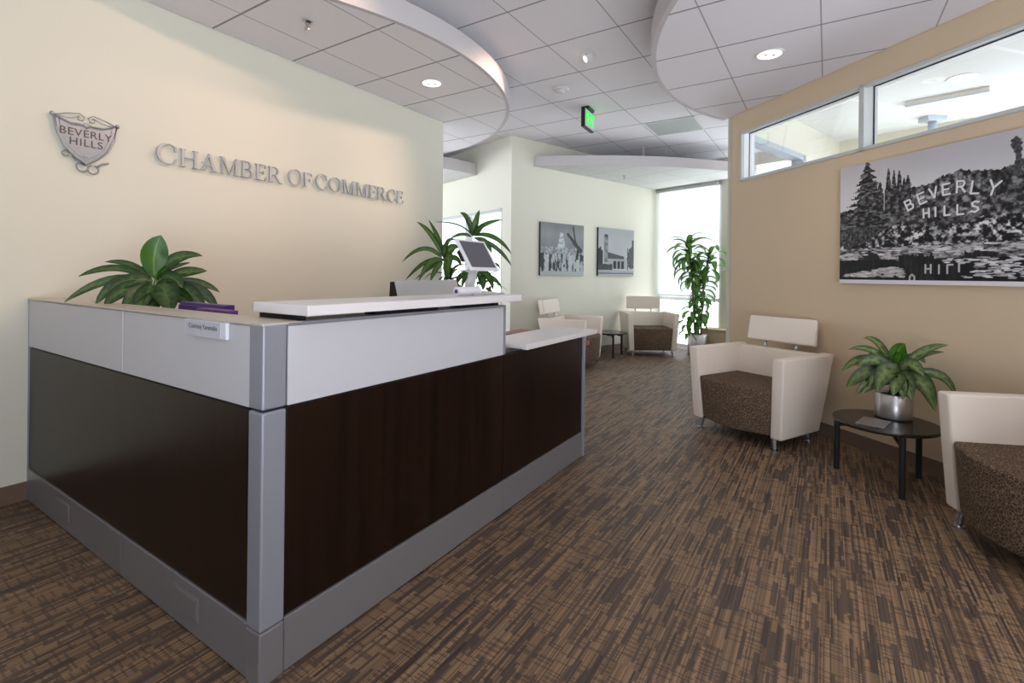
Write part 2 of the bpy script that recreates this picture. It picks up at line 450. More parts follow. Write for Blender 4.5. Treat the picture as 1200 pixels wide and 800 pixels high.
# far window wall
FH = 2.78
wn = empty('window_2', EW, A_WW); structure(wn)
b = MB()
b.box(0, 1.2, 0, .06, 0.0, .07); b.box(0, .05, 0, .06, .07, FH); b.box(1.15, 1.2, 0, .06, .07, FH); b.box(0, 1.2, 0, .06, .82, .88); b.box(0, 1.2, 0, .06, FH - .05, FH)
b.build('window_frame', M['trim_white'], wn, bevel=.004)
b = MB(); b.box(.05, 1.15, .027, .033, .07, FH - .05); b.build('pane', M['glass'], wn)
b = MB(); b.box(0, 1.2, 0, .15, FH, HMAIN); b.box(1.2, 8, .0, .15, 2.95, HMAIN); b.box(1.2, 1.42, -.02, .15, 0, 2.95); b.box(1.42, 8, 0, .15, 0, .5)
structure(frame(b.build('wall_window', M['cream']), EW, A_WW))
t = empty('roller_shade', EW + WX * .58 - WY * .05 + Vector((0, 0, .9)), A_WW)
tag(t, 'white translucent roller shade drawn down over the far window', 'shade')
b = MB(); b.box(-.555, .56, -.002, .002, 0, 1.85); b.build('shade_fabric', M['shade'], t)
b = MB(); b.tube([(-.56, 0, .0), (.56, 0, .0)], .012, 8); b.build('hem_bar', M['trim_white'], t)
b = MB(); b.box(-.57, .575, -.05, .04, 1.82, 1.875); b.build('valance', M['trim_grey'], t, bevel=.004)
# low ledge beside the pilaster
b = MB(); b.box(1.02, 1.9, -.30, -.001, 0, .38); b.box(1.0, 1.92, -.32, -.001, .38, .41); structure(frame(b.build('trim_ledge', M['tan'], bevel=.004), EW, A_WW))

# right wall with clerestory, local x along the wall (away from viewer), room side is +y
RX0, RX1 = -5.3, 3.49
CZ0, CZ1, CX1, CX0 = 2.145, 2.622, 3.37, -2.6
b = MB()
b.box(RX0, RX1, -.15, 0, 0, CZ0); b.box(RX0, RX1, -.15, 0, CZ1, HMAIN); b.box(CX1, RX1, -.15, 0, CZ0, CZ1); b.box(RX0, CX0, -.15, 0, CZ0, CZ1)
structure(frame(b.build('wall_right', M['tan']), RW, A_RW))
b = MB(); b.box(RX0, RX1, 0, .008, 0, .10); b.box(RX1, RX1 + .008, -.15, .008, 0, .10); structure(frame(b.build('baseboard_right', M['base_brown'], bevel=.003), RW, A_RW))
w = empty('window_3', RW, A_RW); structure(w)
b = MB(); g = 0.024
b.box(CX0, CX1, -.02, .012, CZ0, CZ0 + g); b.box(CX0, CX1, -.02, .012, CZ1 - g, CZ1); b.box(CX1 - g, CX1, -.02, .012, CZ0, CZ1)
muls = [2.137 - 1.2 * k for k in range(4)]
for mx_ in muls: b.box(mx_ - .02, mx_ + .02, -.12, .012, CZ0, CZ1)
b.build('window_frame', M['trim_grey'], w, bevel=.002)
b = MB(); q = .006
b.box(CX0, CX1, -.15, -.02, CZ0, CZ0 + q); b.box(CX0, CX1, -.15, -.02, CZ1 - q, CZ1); b.box(CX1 - q, CX1, -.15, -.02, CZ0, CZ1)
b.build('frame_liner', M['trim_white'], w)
edges = [CX1] + muls + [CX0]
for hi, lo in zip(edges[:-1], edges[1:]):
    hi2, lo2 = hi - .02, lo + .02
    b = MB(); b.box(lo2, hi2, -.088, -.082, CZ0 + q, CZ1 - q); pn = b.build('pane', M['glass'], w)
    b = MB(); e = .009
    b.box(lo2, hi2, -.081, -.076, CZ1 - q - e, CZ1 - q); b.box(hi2 - e, hi2, -.081, -.076, CZ0 + q, CZ1 - q); b.box(lo2, hi2, -.081, -.076, CZ0 + q, CZ0 + q + .004)
    b.build('gasket', M['gasket'], pn)

# the office seen through the clerestory
P0 = Vector((2.33, 4.97, 0)); PL = 2.63
b = MB(); b.box(-.1, .10, 0, .12, 0, HMAIN); b.box(1.44, PL + .1, 0, .12, 0, HMAIN); b.box(.10, 1.44, 0, .12, 2.68, HMAIN); b.box(.10, 1.44, 0, .12, 0, .9)
structure(frame(b.build('wall_office', M['cream']), P0, A_BW))
w = empty('window_4', P0, A_BW); structure(w)
b = MB(); b.box(.10, .16, -.03, .1, .9, 2.68); b.box(1.36, 1.44, -.03, .1, .9, 2.68); b.box(.10, 1.44, -.03, .1, 2.62, 2.68); b.box(.10, 1.44, -.03, .1, .9, .95); b.build('window_frame', M['blue_grey'], w, bevel=.003)
b = MB(); b.box(.16, 1.36, .04, .046, .95, 2.62); b.build('pane', M['glass'], w)
P1 = P0 + BX * PL
b = MB(); b.box(0, 1.0, 0, .12, 0, HMAIN); b.box(1.0, 5.6, 0, .12, 2.86, HMAIN); b.box(1.0, 5.6, 0, .12, 0, .9)
structure(frame(b.build('wall_office_facade', M['cream']), P1, A_WW))
OC = 3.06
offp = [RW + Vector((math.cos(A_RW), math.sin(A_RW), 0)) * s + Vector((math.sin(A_RW), -math.cos(A_RW), 0)) * .16 for s in (3.45, -5.0)]
op = [P0, P1, P1 + WX * 5.6, Vector((P1.x + 3.4, -2.5, 0)), offp[1], offp[0]]
b = MB(); b.prism([(p.x, p.y) for p in op], OC, OC + .05, lambda x, y, h: (x, y, h)); structure(b.build('ceiling_office', M['office_white']))

# front of the lobby, behind the viewer: a glazed opening
b = MB(); b.box(-7, -.6, -3.6, -3.5, 0, HMAIN); b.box(3.2, 7.8, -3.6, -3.5, 0, HMAIN); b.box(-.6, 3.2, -3.6, -3.5, 2.3, HMAIN)
structure(b.build('wall_front', M['cream']))

# ------------------------------------------------------------------ ceiling clouds
def clip_poly(poly, f):
    out = []
    for i in range(len(poly)):
        a, c = poly[i], poly[(i + 1) % len(poly)]
        fa, fc = f(a), f(c)
        if fa >= 0: out.append(a)
        if (fa >= 0) != (fc >= 0):
            k = fa / (fa - fc); out.append((a[0] + (c[0] - a[0]) * k, a[1] + (c[1] - a[1]) * k))
    return out
def st(p):
    q = Vector((p[0], p[1], 0)) - CORNER; return q.dot(D1), q.dot(D2)
def cloud(name, label, c, r, z, h, tm, keep, pieces, thick=.03, wires=(), arc_keep=None):
    t = empty(name, (c[0], c[1], z)); tag(t, label, 'ceiling panel')
    N = 720
    full = [(c[0] + r * math.cos(2 * PI * k / N), c[1] + r * math.sin(2 * PI * k / N)) for k in range(N)]
    b = MB()
    for fs in pieces:
        p = full
        for f in fs: p = clip_poly(p, f)
        if len(p) > 2: b.prism([(x - c[0], y - c[1]) for x, y in p], .004, .03, lambda x, y, hh: (x, y, hh))
    o = b.build('tile_panel', tm, t)
    # tile grid is laid out in world directions, so give the panel the same object axes shifted to the origin
    o.location = (-c[0], -c[1], 0)
    o.data.transform(Matrix.Translation((c[0], c[1], 0)))
    b = MB(); ok = [keep((c[0] + r * math.cos(2 * PI * (k) / N), c[1] + r * math.sin(2 * PI * (k) / N))) for k in range(N)]
    for k in range(N):
        if not (ok[k] and ok[(k + 1) % N]): continue
        a0, a1 = 2 * PI * k / N, 2 * PI * (k + 1) / N
        q = [((r + dr) * math.cos(a), (r + dr) * math.sin(a)) for a, dr in ((a0, -thick), (a0, .004), (a1, .004), (a1, -thick))]
        b.prism(q, 0, h, lambda x, y, hh: (x, y, hh))
    bmesh.ops.remove_doubles(b.bm, verts=b.bm.verts, dist=1e-5)
    bmesh.ops.delete(b.bm, geom=[f for f in b.bm.faces if False], context='FACES')
    b.build('fascia', M['white_paint'], t)
    for wx, wy in wires:
        b = MB(); b.tube([(wx - c[0], wy - c[1], .03), (wx - c[0], wy - c[1], HMAIN - z - .003)], .003, 6); b.build('suspension_wire', M['off_white'], t)
    return t
lw_in = lambda p: 2.183 - st(p)[1]
lw_out = lambda p: -lw_in(p)
past = lambda p: st(p)[0] - (LEND + .015)
cloud('ceiling_cloud', 'round suspended tile ceiling panel above the reception desk', (-2.3675, 4.9364), 2.3192, HLEFT, .16, M['tiles_left'],
      lambda p: lw_in(p) > 0 or past(p) > 0, [[lw_in], [lw_out, past]])
rwn = Vector((math.cos(A_RW), math.sin(A_RW), 0)); rwl = Vector((-rwn.y, rwn.x, 0))
def rs(p):
    q = Vector((p[0], p[1], 0)) - RW; return q.dot(rwn), q.dot(rwl)
r_in = lambda p: rs(p)[1] - .006
cloud('ceiling_cloud', 'round suspended tile ceiling panel above the landscape picture wall', (3.2532, 2.9193), 2.3508, HRIGHT, .17, M['tiles_right'],
      lambda p: r_in(p) > 0, [[r_in]])
bk_in = lambda p: -(Vector((p[0], p[1], 0)) - OB).dot(BY) - .006
ww_in = lambda p: -(Vector((p[0], p[1], 0)) - EW).dot(WY) - .14
sz = .98
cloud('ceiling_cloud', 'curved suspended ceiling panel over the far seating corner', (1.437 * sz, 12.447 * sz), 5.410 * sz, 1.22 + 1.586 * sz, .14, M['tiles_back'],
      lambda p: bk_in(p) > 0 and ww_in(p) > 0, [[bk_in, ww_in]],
      wires=[(1.90, 7.22), (2.23, 7.25), (2.60, 7.36), (1.93, 7.28), (2.27, 7.31)])
cor_in = lambda p: (Vector((0, 0, 0)) + OB - Vector((p[0], p[1], 0))).dot(BX) - .006
cc = OB + BY * 2.77 - BX * .55
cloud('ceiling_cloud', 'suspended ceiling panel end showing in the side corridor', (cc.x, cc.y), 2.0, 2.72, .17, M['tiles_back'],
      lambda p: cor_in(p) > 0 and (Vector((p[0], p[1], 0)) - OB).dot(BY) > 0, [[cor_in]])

# ------------------------------------------------------------------ reception desk (local x along the long front, local y towards the left wall)
desk = empty('reception_desk', CORNER, A_DESK)
tag(desk, 'L-shaped reception desk with dark wood panels, white upper panels and grey plinth', 'desk')
ZB, ZM, ZT = .1695, .813, 1.066
LF, WF = 2.245, 1.283        # long front length, length of its raised part
PX, PY, TK = .0776, .0726, .10
# plinth sections
for x0, x1 in ((PX + .003, 1.281), (1.284, LF)):
    b = MB(); b.box(x0, x1, .004, TK, .006, ZB); b.build('plinth', M['grey_base'], desk, bevel=.003)
for y0, y1 in ((PY + .003, .985), (.988, 2.178)):
    b = MB(); b.box(.004, TK, y0, y1, .006, ZB); b.build('plinth', M['grey_base'], desk, bevel=.003)
for ys in (.36, 1.55):
    b = MB(); b.box(.001, .005, ys, ys + .17, .055, .135); b.box(-.001, .002, ys + .006, ys + .164, .061, .129); b.build('outlet_cover', M['grey_base'], desk, bevel=.001)
# dark wood panels
for x0, x1 in ((PX + .006, 1.2805), (1.2845, LF)):
    b = MB(); b.box(x0, x1, .010, TK, ZB + .003, ZM - .006); b.build('wood_panel', M['espresso'], desk, bevel=.002)
b = MB(); b.box(.010, TK, PY + .006, 2.178, ZB + .003, ZM - .006); b.build('wood_panel', M['espresso'], desk, bevel=.002)
# white panels
b = MB(); b.box(PX + .006, WF - .012, .004, TK, ZM + .002, ZT - .008); b.build('upper_panel', M['lam_white'], desk, bevel=.002)
for y0, y1 in ((PY + .004, .985), (.989, 2.175)):
    b = MB(); b.box(.004, TK, y0, y1, ZM + .002, ZT - .006); b.build('upper_panel', M['lam_white'], desk, bevel=.002)
# dark reveals behind the joints
b = MB(); b.box(.012, LF - .01, .014, TK - .01, ZM - .010, ZM + .006); b.box(.014, TK - .01, .012, 2.17, ZM - .010, ZM + .006)
b.box(PX - .002, PX + .010, .012, TK - .01, .02, ZT - .01); b.box(.012, TK - .01, PY - .002, PY + .010, .02, ZT - .01)
b.build('reveal', M['blackgap'], desk)
# corner post in three lengths
b = MB(); b.box(0, PX, 0, PY, ZM + .003, ZT); b.build('corner_post', M['grey_metal'], desk, bevel=.006)
b = MB(); b.box(0, PX, 0, PY, ZB - .002, ZM - .004); b.build('corner_post', M['grey_metal'], desk, bevel=.006)
b = MB(); b.box(-.001, PX, -.001, PY, .004, ZB - .004); b.build('corner_post', M['grey_base'], desk, bevel=.006)
# grey end strips
b = MB(); b.box(WF - .011, WF + .004, .0, TK + .006, ZM + .004, ZT); b.build('end_strip', M['grey_metal'], desk, bevel=.002)
b = MB(); b.box(LF + .001, LF + .03, -.002, TK + .03, .004, ZM + .002); b.build('end_strip', M['grey_metal'], desk, bevel=.003)
b = MB(); b.box(.004, TK, 2.176, 2.184, .01, ZT - .002); b.build('end_strip', M['grey_metal'], desk)
# top cap along the left side and under the counter
b = MB(); b.box(-.001, TK + .03, .002, 2.183, ZT - .004, ZT + .004); b.build('top_cap', M['cap_beige'], desk, bevel=.002)
b = MB(); b.box(PX + .003, WF + .002, .002, TK + .03, ZT - .007, ZT + .003); b.build('top_cap', M['grey_metal'], desk, bevel=.002)
for bx_ in ((.13, .16, .03, .24), (.45, .8, .03, .09), (.95, 1.2, .03, .09), (1.22, 1.26, .03, .24)):
    b = MB(); b.box(*bx_, ZT, 1.089); b.build('counter_bracket', M['blackgap'], desk)
b = MB(); b.box(.11, 1.355, -.052, .245, 1.088, 1.121); b.build('transaction_counter', M['lam_top'], desk, bevel=.003)
b = MB(); b.box(1.475, 2.432, -.018, .31, ZM + .003, .846); b.build('lower_counter', M['lam_top'], desk, bevel=.004)
b = MB(); b.box(TK, 2.6, TK + .01, .82, .71, .74); b.box(TK, .75, .82, 2.17, .71, .74); b.box(2.5, 2.95, .5, .93, .71, .74); b.build('work_surface', M['work_top'], desk, bevel=.003)
b = MB(); b.box(2.50, 2.54, .3, .8, 0, .71); b.build('support_panel', M['grey_metal'], desk, bevel=.002)
b = MB(); b.box(.45, .49, 2.1, 2.14, 0, .71); b.build('leg', M['grey_metal'], desk, bevel=.002)

# nameplate hooked over the left panel
npo = empty('nameplate', CORNER + D2 * .318 + Vector((0, 0, 1.036)), A_DESK - PI / 2)   # local -x .. faces -y
tag(npo, 'small clear nameplate holder with a printed card on the desk panel', 'sign')
b = MB(); b.box(-.13, .13, -.008, .003, -.027, .026); b.build('holder', M['clear_plastic'], npo, bevel=.001)
b = MB(); b.box(-.118, .100, -.0095, -.0075, -.024, .024); b.build('card', M['paper_label'], npo)
me = xform(text_mesh('Courtney Yamanaka', .022, .0006), Matrix.Translation((-.01, -.0099, .005)) @ Matrix.Rotation(PI / 2, 4, 'X'))
link('lettering', me, M['ink'], npo)
# frame fix: nameplate's face looks along desk -x
npo.rotation_euler = (0, 0, A_DESK - PI / 2)

# ------------------------------------------------------------------ wall lettering
def ell(cx, cy, rx, ry, a0, a1, n=18):
    return [(cx + rx * math.cos(math.radians(a0 + (a1 - a0) * k / n)), cy + ry * math.sin(math.radians(a0 + (a1 - a0) * k / n))) for k in range(n + 1)]
def ring(cx, cy, rx, ry, ix, iy, dx, a0, a1, n=18):
    A = ell(cx, cy, rx, ry, a0, a1, n); B = ell(cx + dx, cy, ix, iy, a0, a1, n)
    return [[A[k], A[k + 1], B[k + 1], B[k]] for k in range(n)]
def rect(x0, x1, y0, y1): return [(x0, y0), (x1, y0), (x1, y1), (x0, y1)]
def stem(x, w=.13): return [rect(x - w / 2, x + w / 2, 0, 1), rect(x - w / 2 - .07, x + w / 2 + .07, 0, .05), rect(x - w / 2 - .07, x + w / 2 + .07, .95, 1)]
def bowl(x0, y0, y1, w, th=.12):
    cy, ry = (y0 + y1) / 2, (y1 - y0) / 2
    return [rect(x0, x0 + w * .45, y0, y0 + .05), rect(x0, x0 + w * .45, y1 - .05, y1)] + ring(x0 + w * .45, cy, w * .55, ry, w * .55 - th, ry - .05, 0, -90, 90, 12)
def glyph(ch):
    if ch == 'C':
        return ring(.46, .5, .46, .52, .335, .465, .03, 42, 318, 26) + [[(.74, .64), (.80, .64), (.80, .95), (.70, .90)], [(.70, .06), (.80, .16), (.83, .30), (.78, .30), (.70, .16)]], .86
    if ch == 'O': return ring(.5, .5, .5, .52, .365, .47, 0, 0, 360, 36), 1.0
    if ch == 'H': return stem(.15) + stem(.75) + [rect(.15, .75, .49, .55)], .90
    if ch == 'A':
        return [[(.06, 0), (.13, 0), (.47, 1), (.42, 1)], [(.62, 0), (.79, 0), (.50, 1), (.38, 1)], rect(.22, .64, .30, .36), rect(-.02, .24, 0, .05), rect(.52, .90, 0, .05)], .88
    if ch == 'M':
        return [rect(.11, .17, 0, 1), rect(.84, .98, 0, 1), [(.10, 1), (.53, 0), (.59, 0), (.27, 1)], [(.53, 0), (.59, 0), (.92, 1), (.86, 1)], rect(.02, .26, 0, .05), rect(.77, 1.05, 0, .05), rect(.02, .22, .95, 1), rect(.86, 1.05, .95, 1)], 1.07
    if ch == 'B': return stem(.15) + bowl(.2, .48, 1, .42) + bowl(.2, 0, .53, .50), .74
    if ch == 'R': return stem(.15) + bowl(.2, .46, 1, .46) + [[(.38, .50), (.52, .50), (.90, .0), (.72, .0)], rect(.70, .92, 0, .04)], .90
    if ch in 'EF':
        g = stem(.15) + [rect(.15, .62, .95, 1), rect(.15, .52, .48, .54), [(.57, 1), (.62, 1), (.62, .78), (.585, .78)], [(.48, .40), (.52, .40), (.52, .62), (.48, .62)]]
        if ch == 'E': g += [rect(.15, .66, 0, .05), [(.66, 0), (.69, .25), (.65, .25), (.60, 0)]]
        return g, (.70 if ch == 'E' else .64)
def word(txt, s0, s1, z, H, big, labels):
    hs = [H * (big if i == 0 else 1.0) for i in range(len(txt))]
    gap = .10 * H
    adv = [glyph(c)[1] * h for c, h in zip(txt, hs)]
    k = (s1 - s0 - gap * (len(txt) - 1)) / sum(adv)
    x = s0
    for c, h, a, lab in zip(txt, hs, adv, labels):
        polys, _ = glyph(c)
        b = MB()
        for p in polys:
            b.prism([(px * h * k, py * h) for px, py in p], -.030, -.012, lambda u, v, d: (u, d, v))
        b.prism(rect(.13 * h * k, .17 * h * k, .45 * h, .5 * h), -.013, 0.0, lambda u, v, d: (u, d, v))
        o = b.build('sign_letter', M['sign_metal'], None, bevel=.0012, segs=1)
        frame(o, LW + D1 * x + Vector((0, 0, z)), A_DESK)
        tag(o, lab, 'letter', 'metal letters on the left wall')
        x += a * k + gap
ordn = ['first', 'second', 'third']
word('CHAMBER', .578, 1.425, 1.903, .118, 1.10, ['brushed metal letter %s in the word CHAMBER on the cream wall' % c for c in 'CHAMBER'])
labs = ['brushed metal letter O in the word OF on the cream wall', 'brushed metal letter F in the word OF on the cream wall']
word('OF', 1.475, 1.682, 1.911, .118, 1.06, labs)
cl = ['first letter C of the metal word COMMERCE on the wall', 'brushed metal letter O inside the word COMMERCE', 'left letter M of the pair in the word COMMERCE', 'right letter M of the pair in the word COMMERCE',
      'first letter E in the word COMMERCE, right after the double M', 'metal letter R in the word COMMERCE', 'second letter C of COMMERCE, just before the last letter', 'last letter E at the right end of the wall lettering']
word('COMMERCE', 1.722, 2.712, 1.915, .120, 1.06, cl)

# shield emblem
em = empty('shield_emblem', LW + D1 * .232 + Vector((0, 0, 1.955)), A_DESK)
tag(em, 'pewter shield emblem reading BEVERLY HILLS mounted on the left wall', 'emblem')
def shield(k):
    L = [(-.142, .112), (-.128, .03), (-.095, -.048), (-.05, -.098), (0, -.135)]
    top = [(.142, .112), (.075, .085), (0.012, .085), (0, .075), (-.012, .085), (-.075, .085)]
    Rr = [(-x, y) for x, y in L[::-1]]
    return [(x * k, y * k + (.0 if k == 1 else -.004 * 0)) for x, y in (L[:-1] + [L[-1]] + Rr[1:-1] + top)]
b = MB(); b.prism(shield(1.0), -.022, -.010, lambda u, v, d: (u, d, v)); b.box(-.03, .03, -.011, 0, -.02, .02); b.build('shield_plate', M['emblem_metal'], em, bevel=.002)
b = MB()
def loop(pts, r, close=False):
    p = [(x, d, z) for x, d, z in pts]
    if close: p = p + [p[0]]
    b.tube(p, r, 6)
sp = shield(1.0); loop([(x, -.024, z) for x, z in sp], .0055, True)
sp2 = shield(.84); loop([(x, -.022, z + .002) for x, z in sp2], .002, True)
b.build('shield_rim', M['emblem_metal'], em, smooth=True)
b = MB()
for sgn in (-1, 1):
    loop([(sgn * .142, -.018, .112), (sgn * .09, -.018, .134), (sgn * .03, -.018, .148), (sgn * .008, -.018, .13), (sgn * .016, -.018, .108), (sgn * .036, -.018, .110), (sgn * .04, -.018, .124), (sgn * .028, -.018, .128)], .003)
    loop([(sgn * .03, -.018, .135), (sgn * .07, -.018, .112), (sgn * .13, -.018, .112)], .002)
    b.lathe([(0, -.012), (.008, -.01), (.011, 0), (.008, .01), (0, .012)], 10, (sgn * .146, -.016, .118))
b.build('top_scroll', M['emblem_metal'], em, smooth=True)
b = MB()
def circ_pts(cx, cz, r, a0, a1, n=14): return [(cx + r * math.cos(math.radians(a0 + (a1 - a0) * k / n)), -.016, cz + r * math.sin(math.radians(a0 + (a1 - a0) * k / n))) for k in range(n + 1)]
loop(circ_pts(-.015, -.150, .026, 60, 380), .0045); loop(circ_pts(.034, -.158, .024, 100, 440), .0045)
loop(circ_pts(-.088, -.088, .015, 20, 330), .004); loop([(-.06, -.016, -.095), (-.03, -.016, -.128), (0, -.016, -.14)], .004)
loop([(.05, -.016, -.14), (.075, -.016, -.118), (.105, -.016, -.108)], .006)
b.build('bottom_scroll', M['emblem_metal'], em, smooth=True)
b = MB(); b.box(-.012, .012, -.026, -.018, .07, .1); b.build('boss', M['emblem_metal'], em, bevel=.003); b = MB(); b.box(-.014, .014, -.024, -.02, -.095, -.08); b.build('boss', M['emblem_metal'], em, bevel=.003)
mt = Matrix.Translation((0, -.0225, .036)) @ Matrix.Rotation(PI / 2, 4, 'X')
link('lettering', xform(text_mesh('BEVERLY', .058, .003, spacing=1.08), mt), M['emblem_dark'], em)
mt = Matrix.Translation((0, -.0225, -.016)) @ Matrix.Rotation(PI / 2, 4, 'X')
link('lettering', xform(text_mesh('HILLS', .058, .003, spacing=1.12), mt), M['emblem_dark'], em)

# ------------------------------------------------------------------ pictures (printed canvases)
rng = np.random.default_rng(7)
def vnoise(x, y, seed):
    r = np.random.default_rng(seed); G = r.random((64, 64))
    xi = np.floor(x).astype(int); yi = np.floor(y).astype(int); fx = x - xi; fy = y - yi
    fx = fx * fx * (3 - 2 * fx); fy = fy * fy * (3 - 2 * fy)
    g = lambda i, j: G[i % 64, j % 64]
    return (g(xi, yi) * (1 - fx) + g(xi + 1, yi) * fx) * (1 - fy) + (g(xi, yi + 1) * (1 - fx) + g(xi + 1, yi + 1) * fx) * fy
def fbm(x, y, seed, o=4):
    s = 0; a = .5; t = 0
    for k in range(o): s = s + a * vnoise(x * 2 ** k, y * 2 ** k, seed + k); t += a; a *= .6
    return s / t
def smooth(e0, e1, x): q = np.clip((x - e0) / (e1 - e0), 0, 1); return q * q * (3 - 2 * q)
def segd(X, Y, a, c):
    ax, ay = a; bx, by = c; dx, dy = bx - ax, by - ay
    k = np.clip(((X - ax) * dx + (Y - ay) * dy) / max(dx * dx + dy * dy, 1e-9), 0, 1)
    return np.hypot(X - ax - k * dx, Y - ay - k * dy)
STROKES = {'B': [(0, 0, 0, 1), (0, 1, .5, .95), (.5, .95, .55, .75), (.55, .75, .45, .55), (0, .52, .45, .55), (.45, .55, .62, .3), (.62, .3, .5, .04), (0, 0, .5, .04)],
           'E': [(0, 0, 0, 1), (0, 1, .6, 1), (0, .5, .5, .5), (0, 0, .6, 0)], 'V': [(0, 1, .32, 0), (.64, 1, .32, 0)],
           'R': [(0, 0, 0, 1), (0, 1, .5, .96), (.5, .96, .58, .75), (.58, .75, .45, .5), (0, .48, .45, .5), (.3, .5, .62, 0)],
           'L': [(0, 0, 0, 1), (0, 0, .55, 0)], 'Y': [(0, 1, .32, .5), (.64, 1, .32, .5), (.32, .5, .32, 0)], 'H': [(0, 0, 0, 1), (.6, 0, .6, 1), (0, .5, .6, .5)],
           'I': [(.15, 0, .15, 1)], 'S': [(.55, .9, .3, 1), (.3, 1, .03, .85), (.03, .85, .1, .6), (.1, .6, .5, .42), (.5, .42, .58, .2), (.58, .2, .3, 0), (.3, 0, .02, .1)],
           'O': [(.3, 0, .02, .3), (.02, .3, .02, .7), (.02, .7, .3, 1), (.3, 1, .6, .7), (.6, .7, .6, .3), (.6, .3, .3, 0)]}
def stamp(img, X, Y, ch, cx, cy, h, rot, val, th=.0085, flip=False):
    c, s = math.cos(rot), math.sin(rot); d = np.full(X.shape, 9.0)
    for x0, y0, x1, y1 in STROKES[ch]:
        P = []
        for x, y in ((x0, y0), (x1, y1)):
            lx, ly = (x - .31) * h, (y - .5) * h * (-1 if flip else 1)
            P.append((cx + lx * c - ly * s, cy + lx * s + ly * c))
        d = np.minimum(d, segd(X, Y, P[0], P[1]))
    a = 1 - smooth(th * .7, th * 1.2, d)
    return img * (1 - a) + val * a
def paint_pond(X, Y):
    # black and white garden view with a hillside sign and a lily pond
    r_ = np.random.default_rng(12)
    img = .80 + .05 * fbm(X * 2, Y * 3, 3) - .10 * smooth(.55, .85, Y) * (X > -1)
    leafy = lambda sx, sy, sd, lo, hi, c=2.6: lo + (hi - lo) * np.clip((fbm(X * sx, Y * sy, sd, 4) - .5) * c + .42, 0, 1)
    hi_ = fbm(X * 110, Y * 110, 21, 2)
    hx = [0, .3, .36, .45, .50, .576, .62, .697, .788, .874, .956, 1.014, 1.08, 1.2, 1.4, 1.7]
    hy = [.52, .57, .60, .62, .635, .63, .64, .665, .680, .660, .645, .665, .69, .67, .70, .67]
    hill = np.interp(X, hx, hy) + .05 * (fbm(X * 16, X * 0 + 2, 31) - .5) + .022 * (fbm(X * 90, Y * 90, 33) - .5)
    clump = fbm(X * 9, Y * 11, 35, 3)
    img = np.where(Y < hill, np.clip(leafy(42, 42, 11, .10, .60) * (.62 + .75 * clump) + .10 * (hi_ - .5), .05, .7), img)
    img = np.where((Y < hill) & (Y > hill - .03), img * .8, img)
    for cx, top, w, base in ((.358, .785, .034, .45), (.395, .765, .028, .45), (.430, .755, .036, .45), (.462, .70, .030, .45), (.486, .715, .040, .45), (.30, .70, .05, .42), (.268, .72, .04, .42)):
        k = (top - Y) / (top - base); wd = w * (.10 + np.clip(k, 0, 1) ** .8) * (.55 + .95 * fbm(Y * 60 + cx * 50, X * 60, 41, 3))
        img = np.where((k > 0) & (k < 1) & (np.abs(X - cx) < wd), leafy(55, 60, 43, .07, .48), img)
    cx, top, base = .208, .862, .33     # big conifer in tiers
    k = np.clip((top - Y) / (top - base), 0, 1); ph = (k * 11 + .35 * np.sign(X - cx)) % 1.0
    wd = (.006 + .215 * k ** .8) * (.45 + .50 * ph) * (.55 + .95 * fbm(X * 70, Y * 70, 51, 3))
    img = np.where((Y < top) & (Y > base) & (np.abs(X - cx) < wd), leafy(34, 75, 61, .04, .46, 3.0) * (.7 + .5 * ph), img)
    img = np.where((np.abs(X - .330) < .0022) & (Y > .5) & (Y < .80), .78, img)
    d = np.hypot((X - 1.052) / .026, (Y - .775) / .042) + 1.1 * (fbm(X * 80, Y * 80, 71) - .5)
    img = np.where(d < 1, .10 + .3 * hi_, img); img = np.where((np.abs(X - 1.062) < .012 + .018 * (fbm(Y * 50, X * 20, 72) - .4)) & (Y < .75) & (Y > .6), .12 + .3 * hi_, img)
    img = np.where((Y < .395 + .02 * (fbm(X * 20, X * 0, 75) - .5)) & (Y > .26) & (X < .36), leafy(70, 70, 77, .12, .40), img)
    ft = np.interp(X, [.10, .20, .275, .36, .447, .55, .653, .76, .877, 1.035, 1.7], [.27, .30, .335, .37, .392, .372, .372, .37, .392, .41, .40]) + .05 * (fbm(X * 22, X * 0 + 3, 81) - .5)
    fb = np.clip((fbm(X * 46, Y * 50, 91, 4) - .44) * 4.2, 0, 1) * (.55 + .75 * fbm(X * 12, Y * 14, 93, 2))
    img = np.where((Y < ft) & (Y > .235), .08 + .80 * np.clip(fb, 0, 1), img)
    wl = .248 + .014 * (fbm(X * 8, X * 0 + 1, 95) - .5)
    wat = .05 + .20 * np.clip(fbm(X * 50, Y * 12, 101, 3) - .35, 0, 1)
    img = np.where(Y < wl, wat, img)
    m = (Y < wl) & (Y > .165 + .03 * (fbm(X * 9, X * 0, 103) - .5))
    img = np.where(m, np.clip(.20 + 1.5 * (fbm(X * 30, Y * 75, 105, 4) - .34), .08, .74), img)
    for x0, x1, y0, y1 in ((.19, .31, .165, .262), (.42, .66, .02, .215), (.80, .98, .165, .225)):
        e = smooth(0, .03, X - x0) * smooth(0, .03, x1 - X) * (Y < y1 - .05 * fbm(X * 60, X * 0, 107)) * (Y > y0)
        st_ = .07 + .20 * np.clip(fbm(X * 120, Y * 14, 109, 2) - .3, 0, 1)
        img = np.where(e > .35, st_, img)
    pads = []
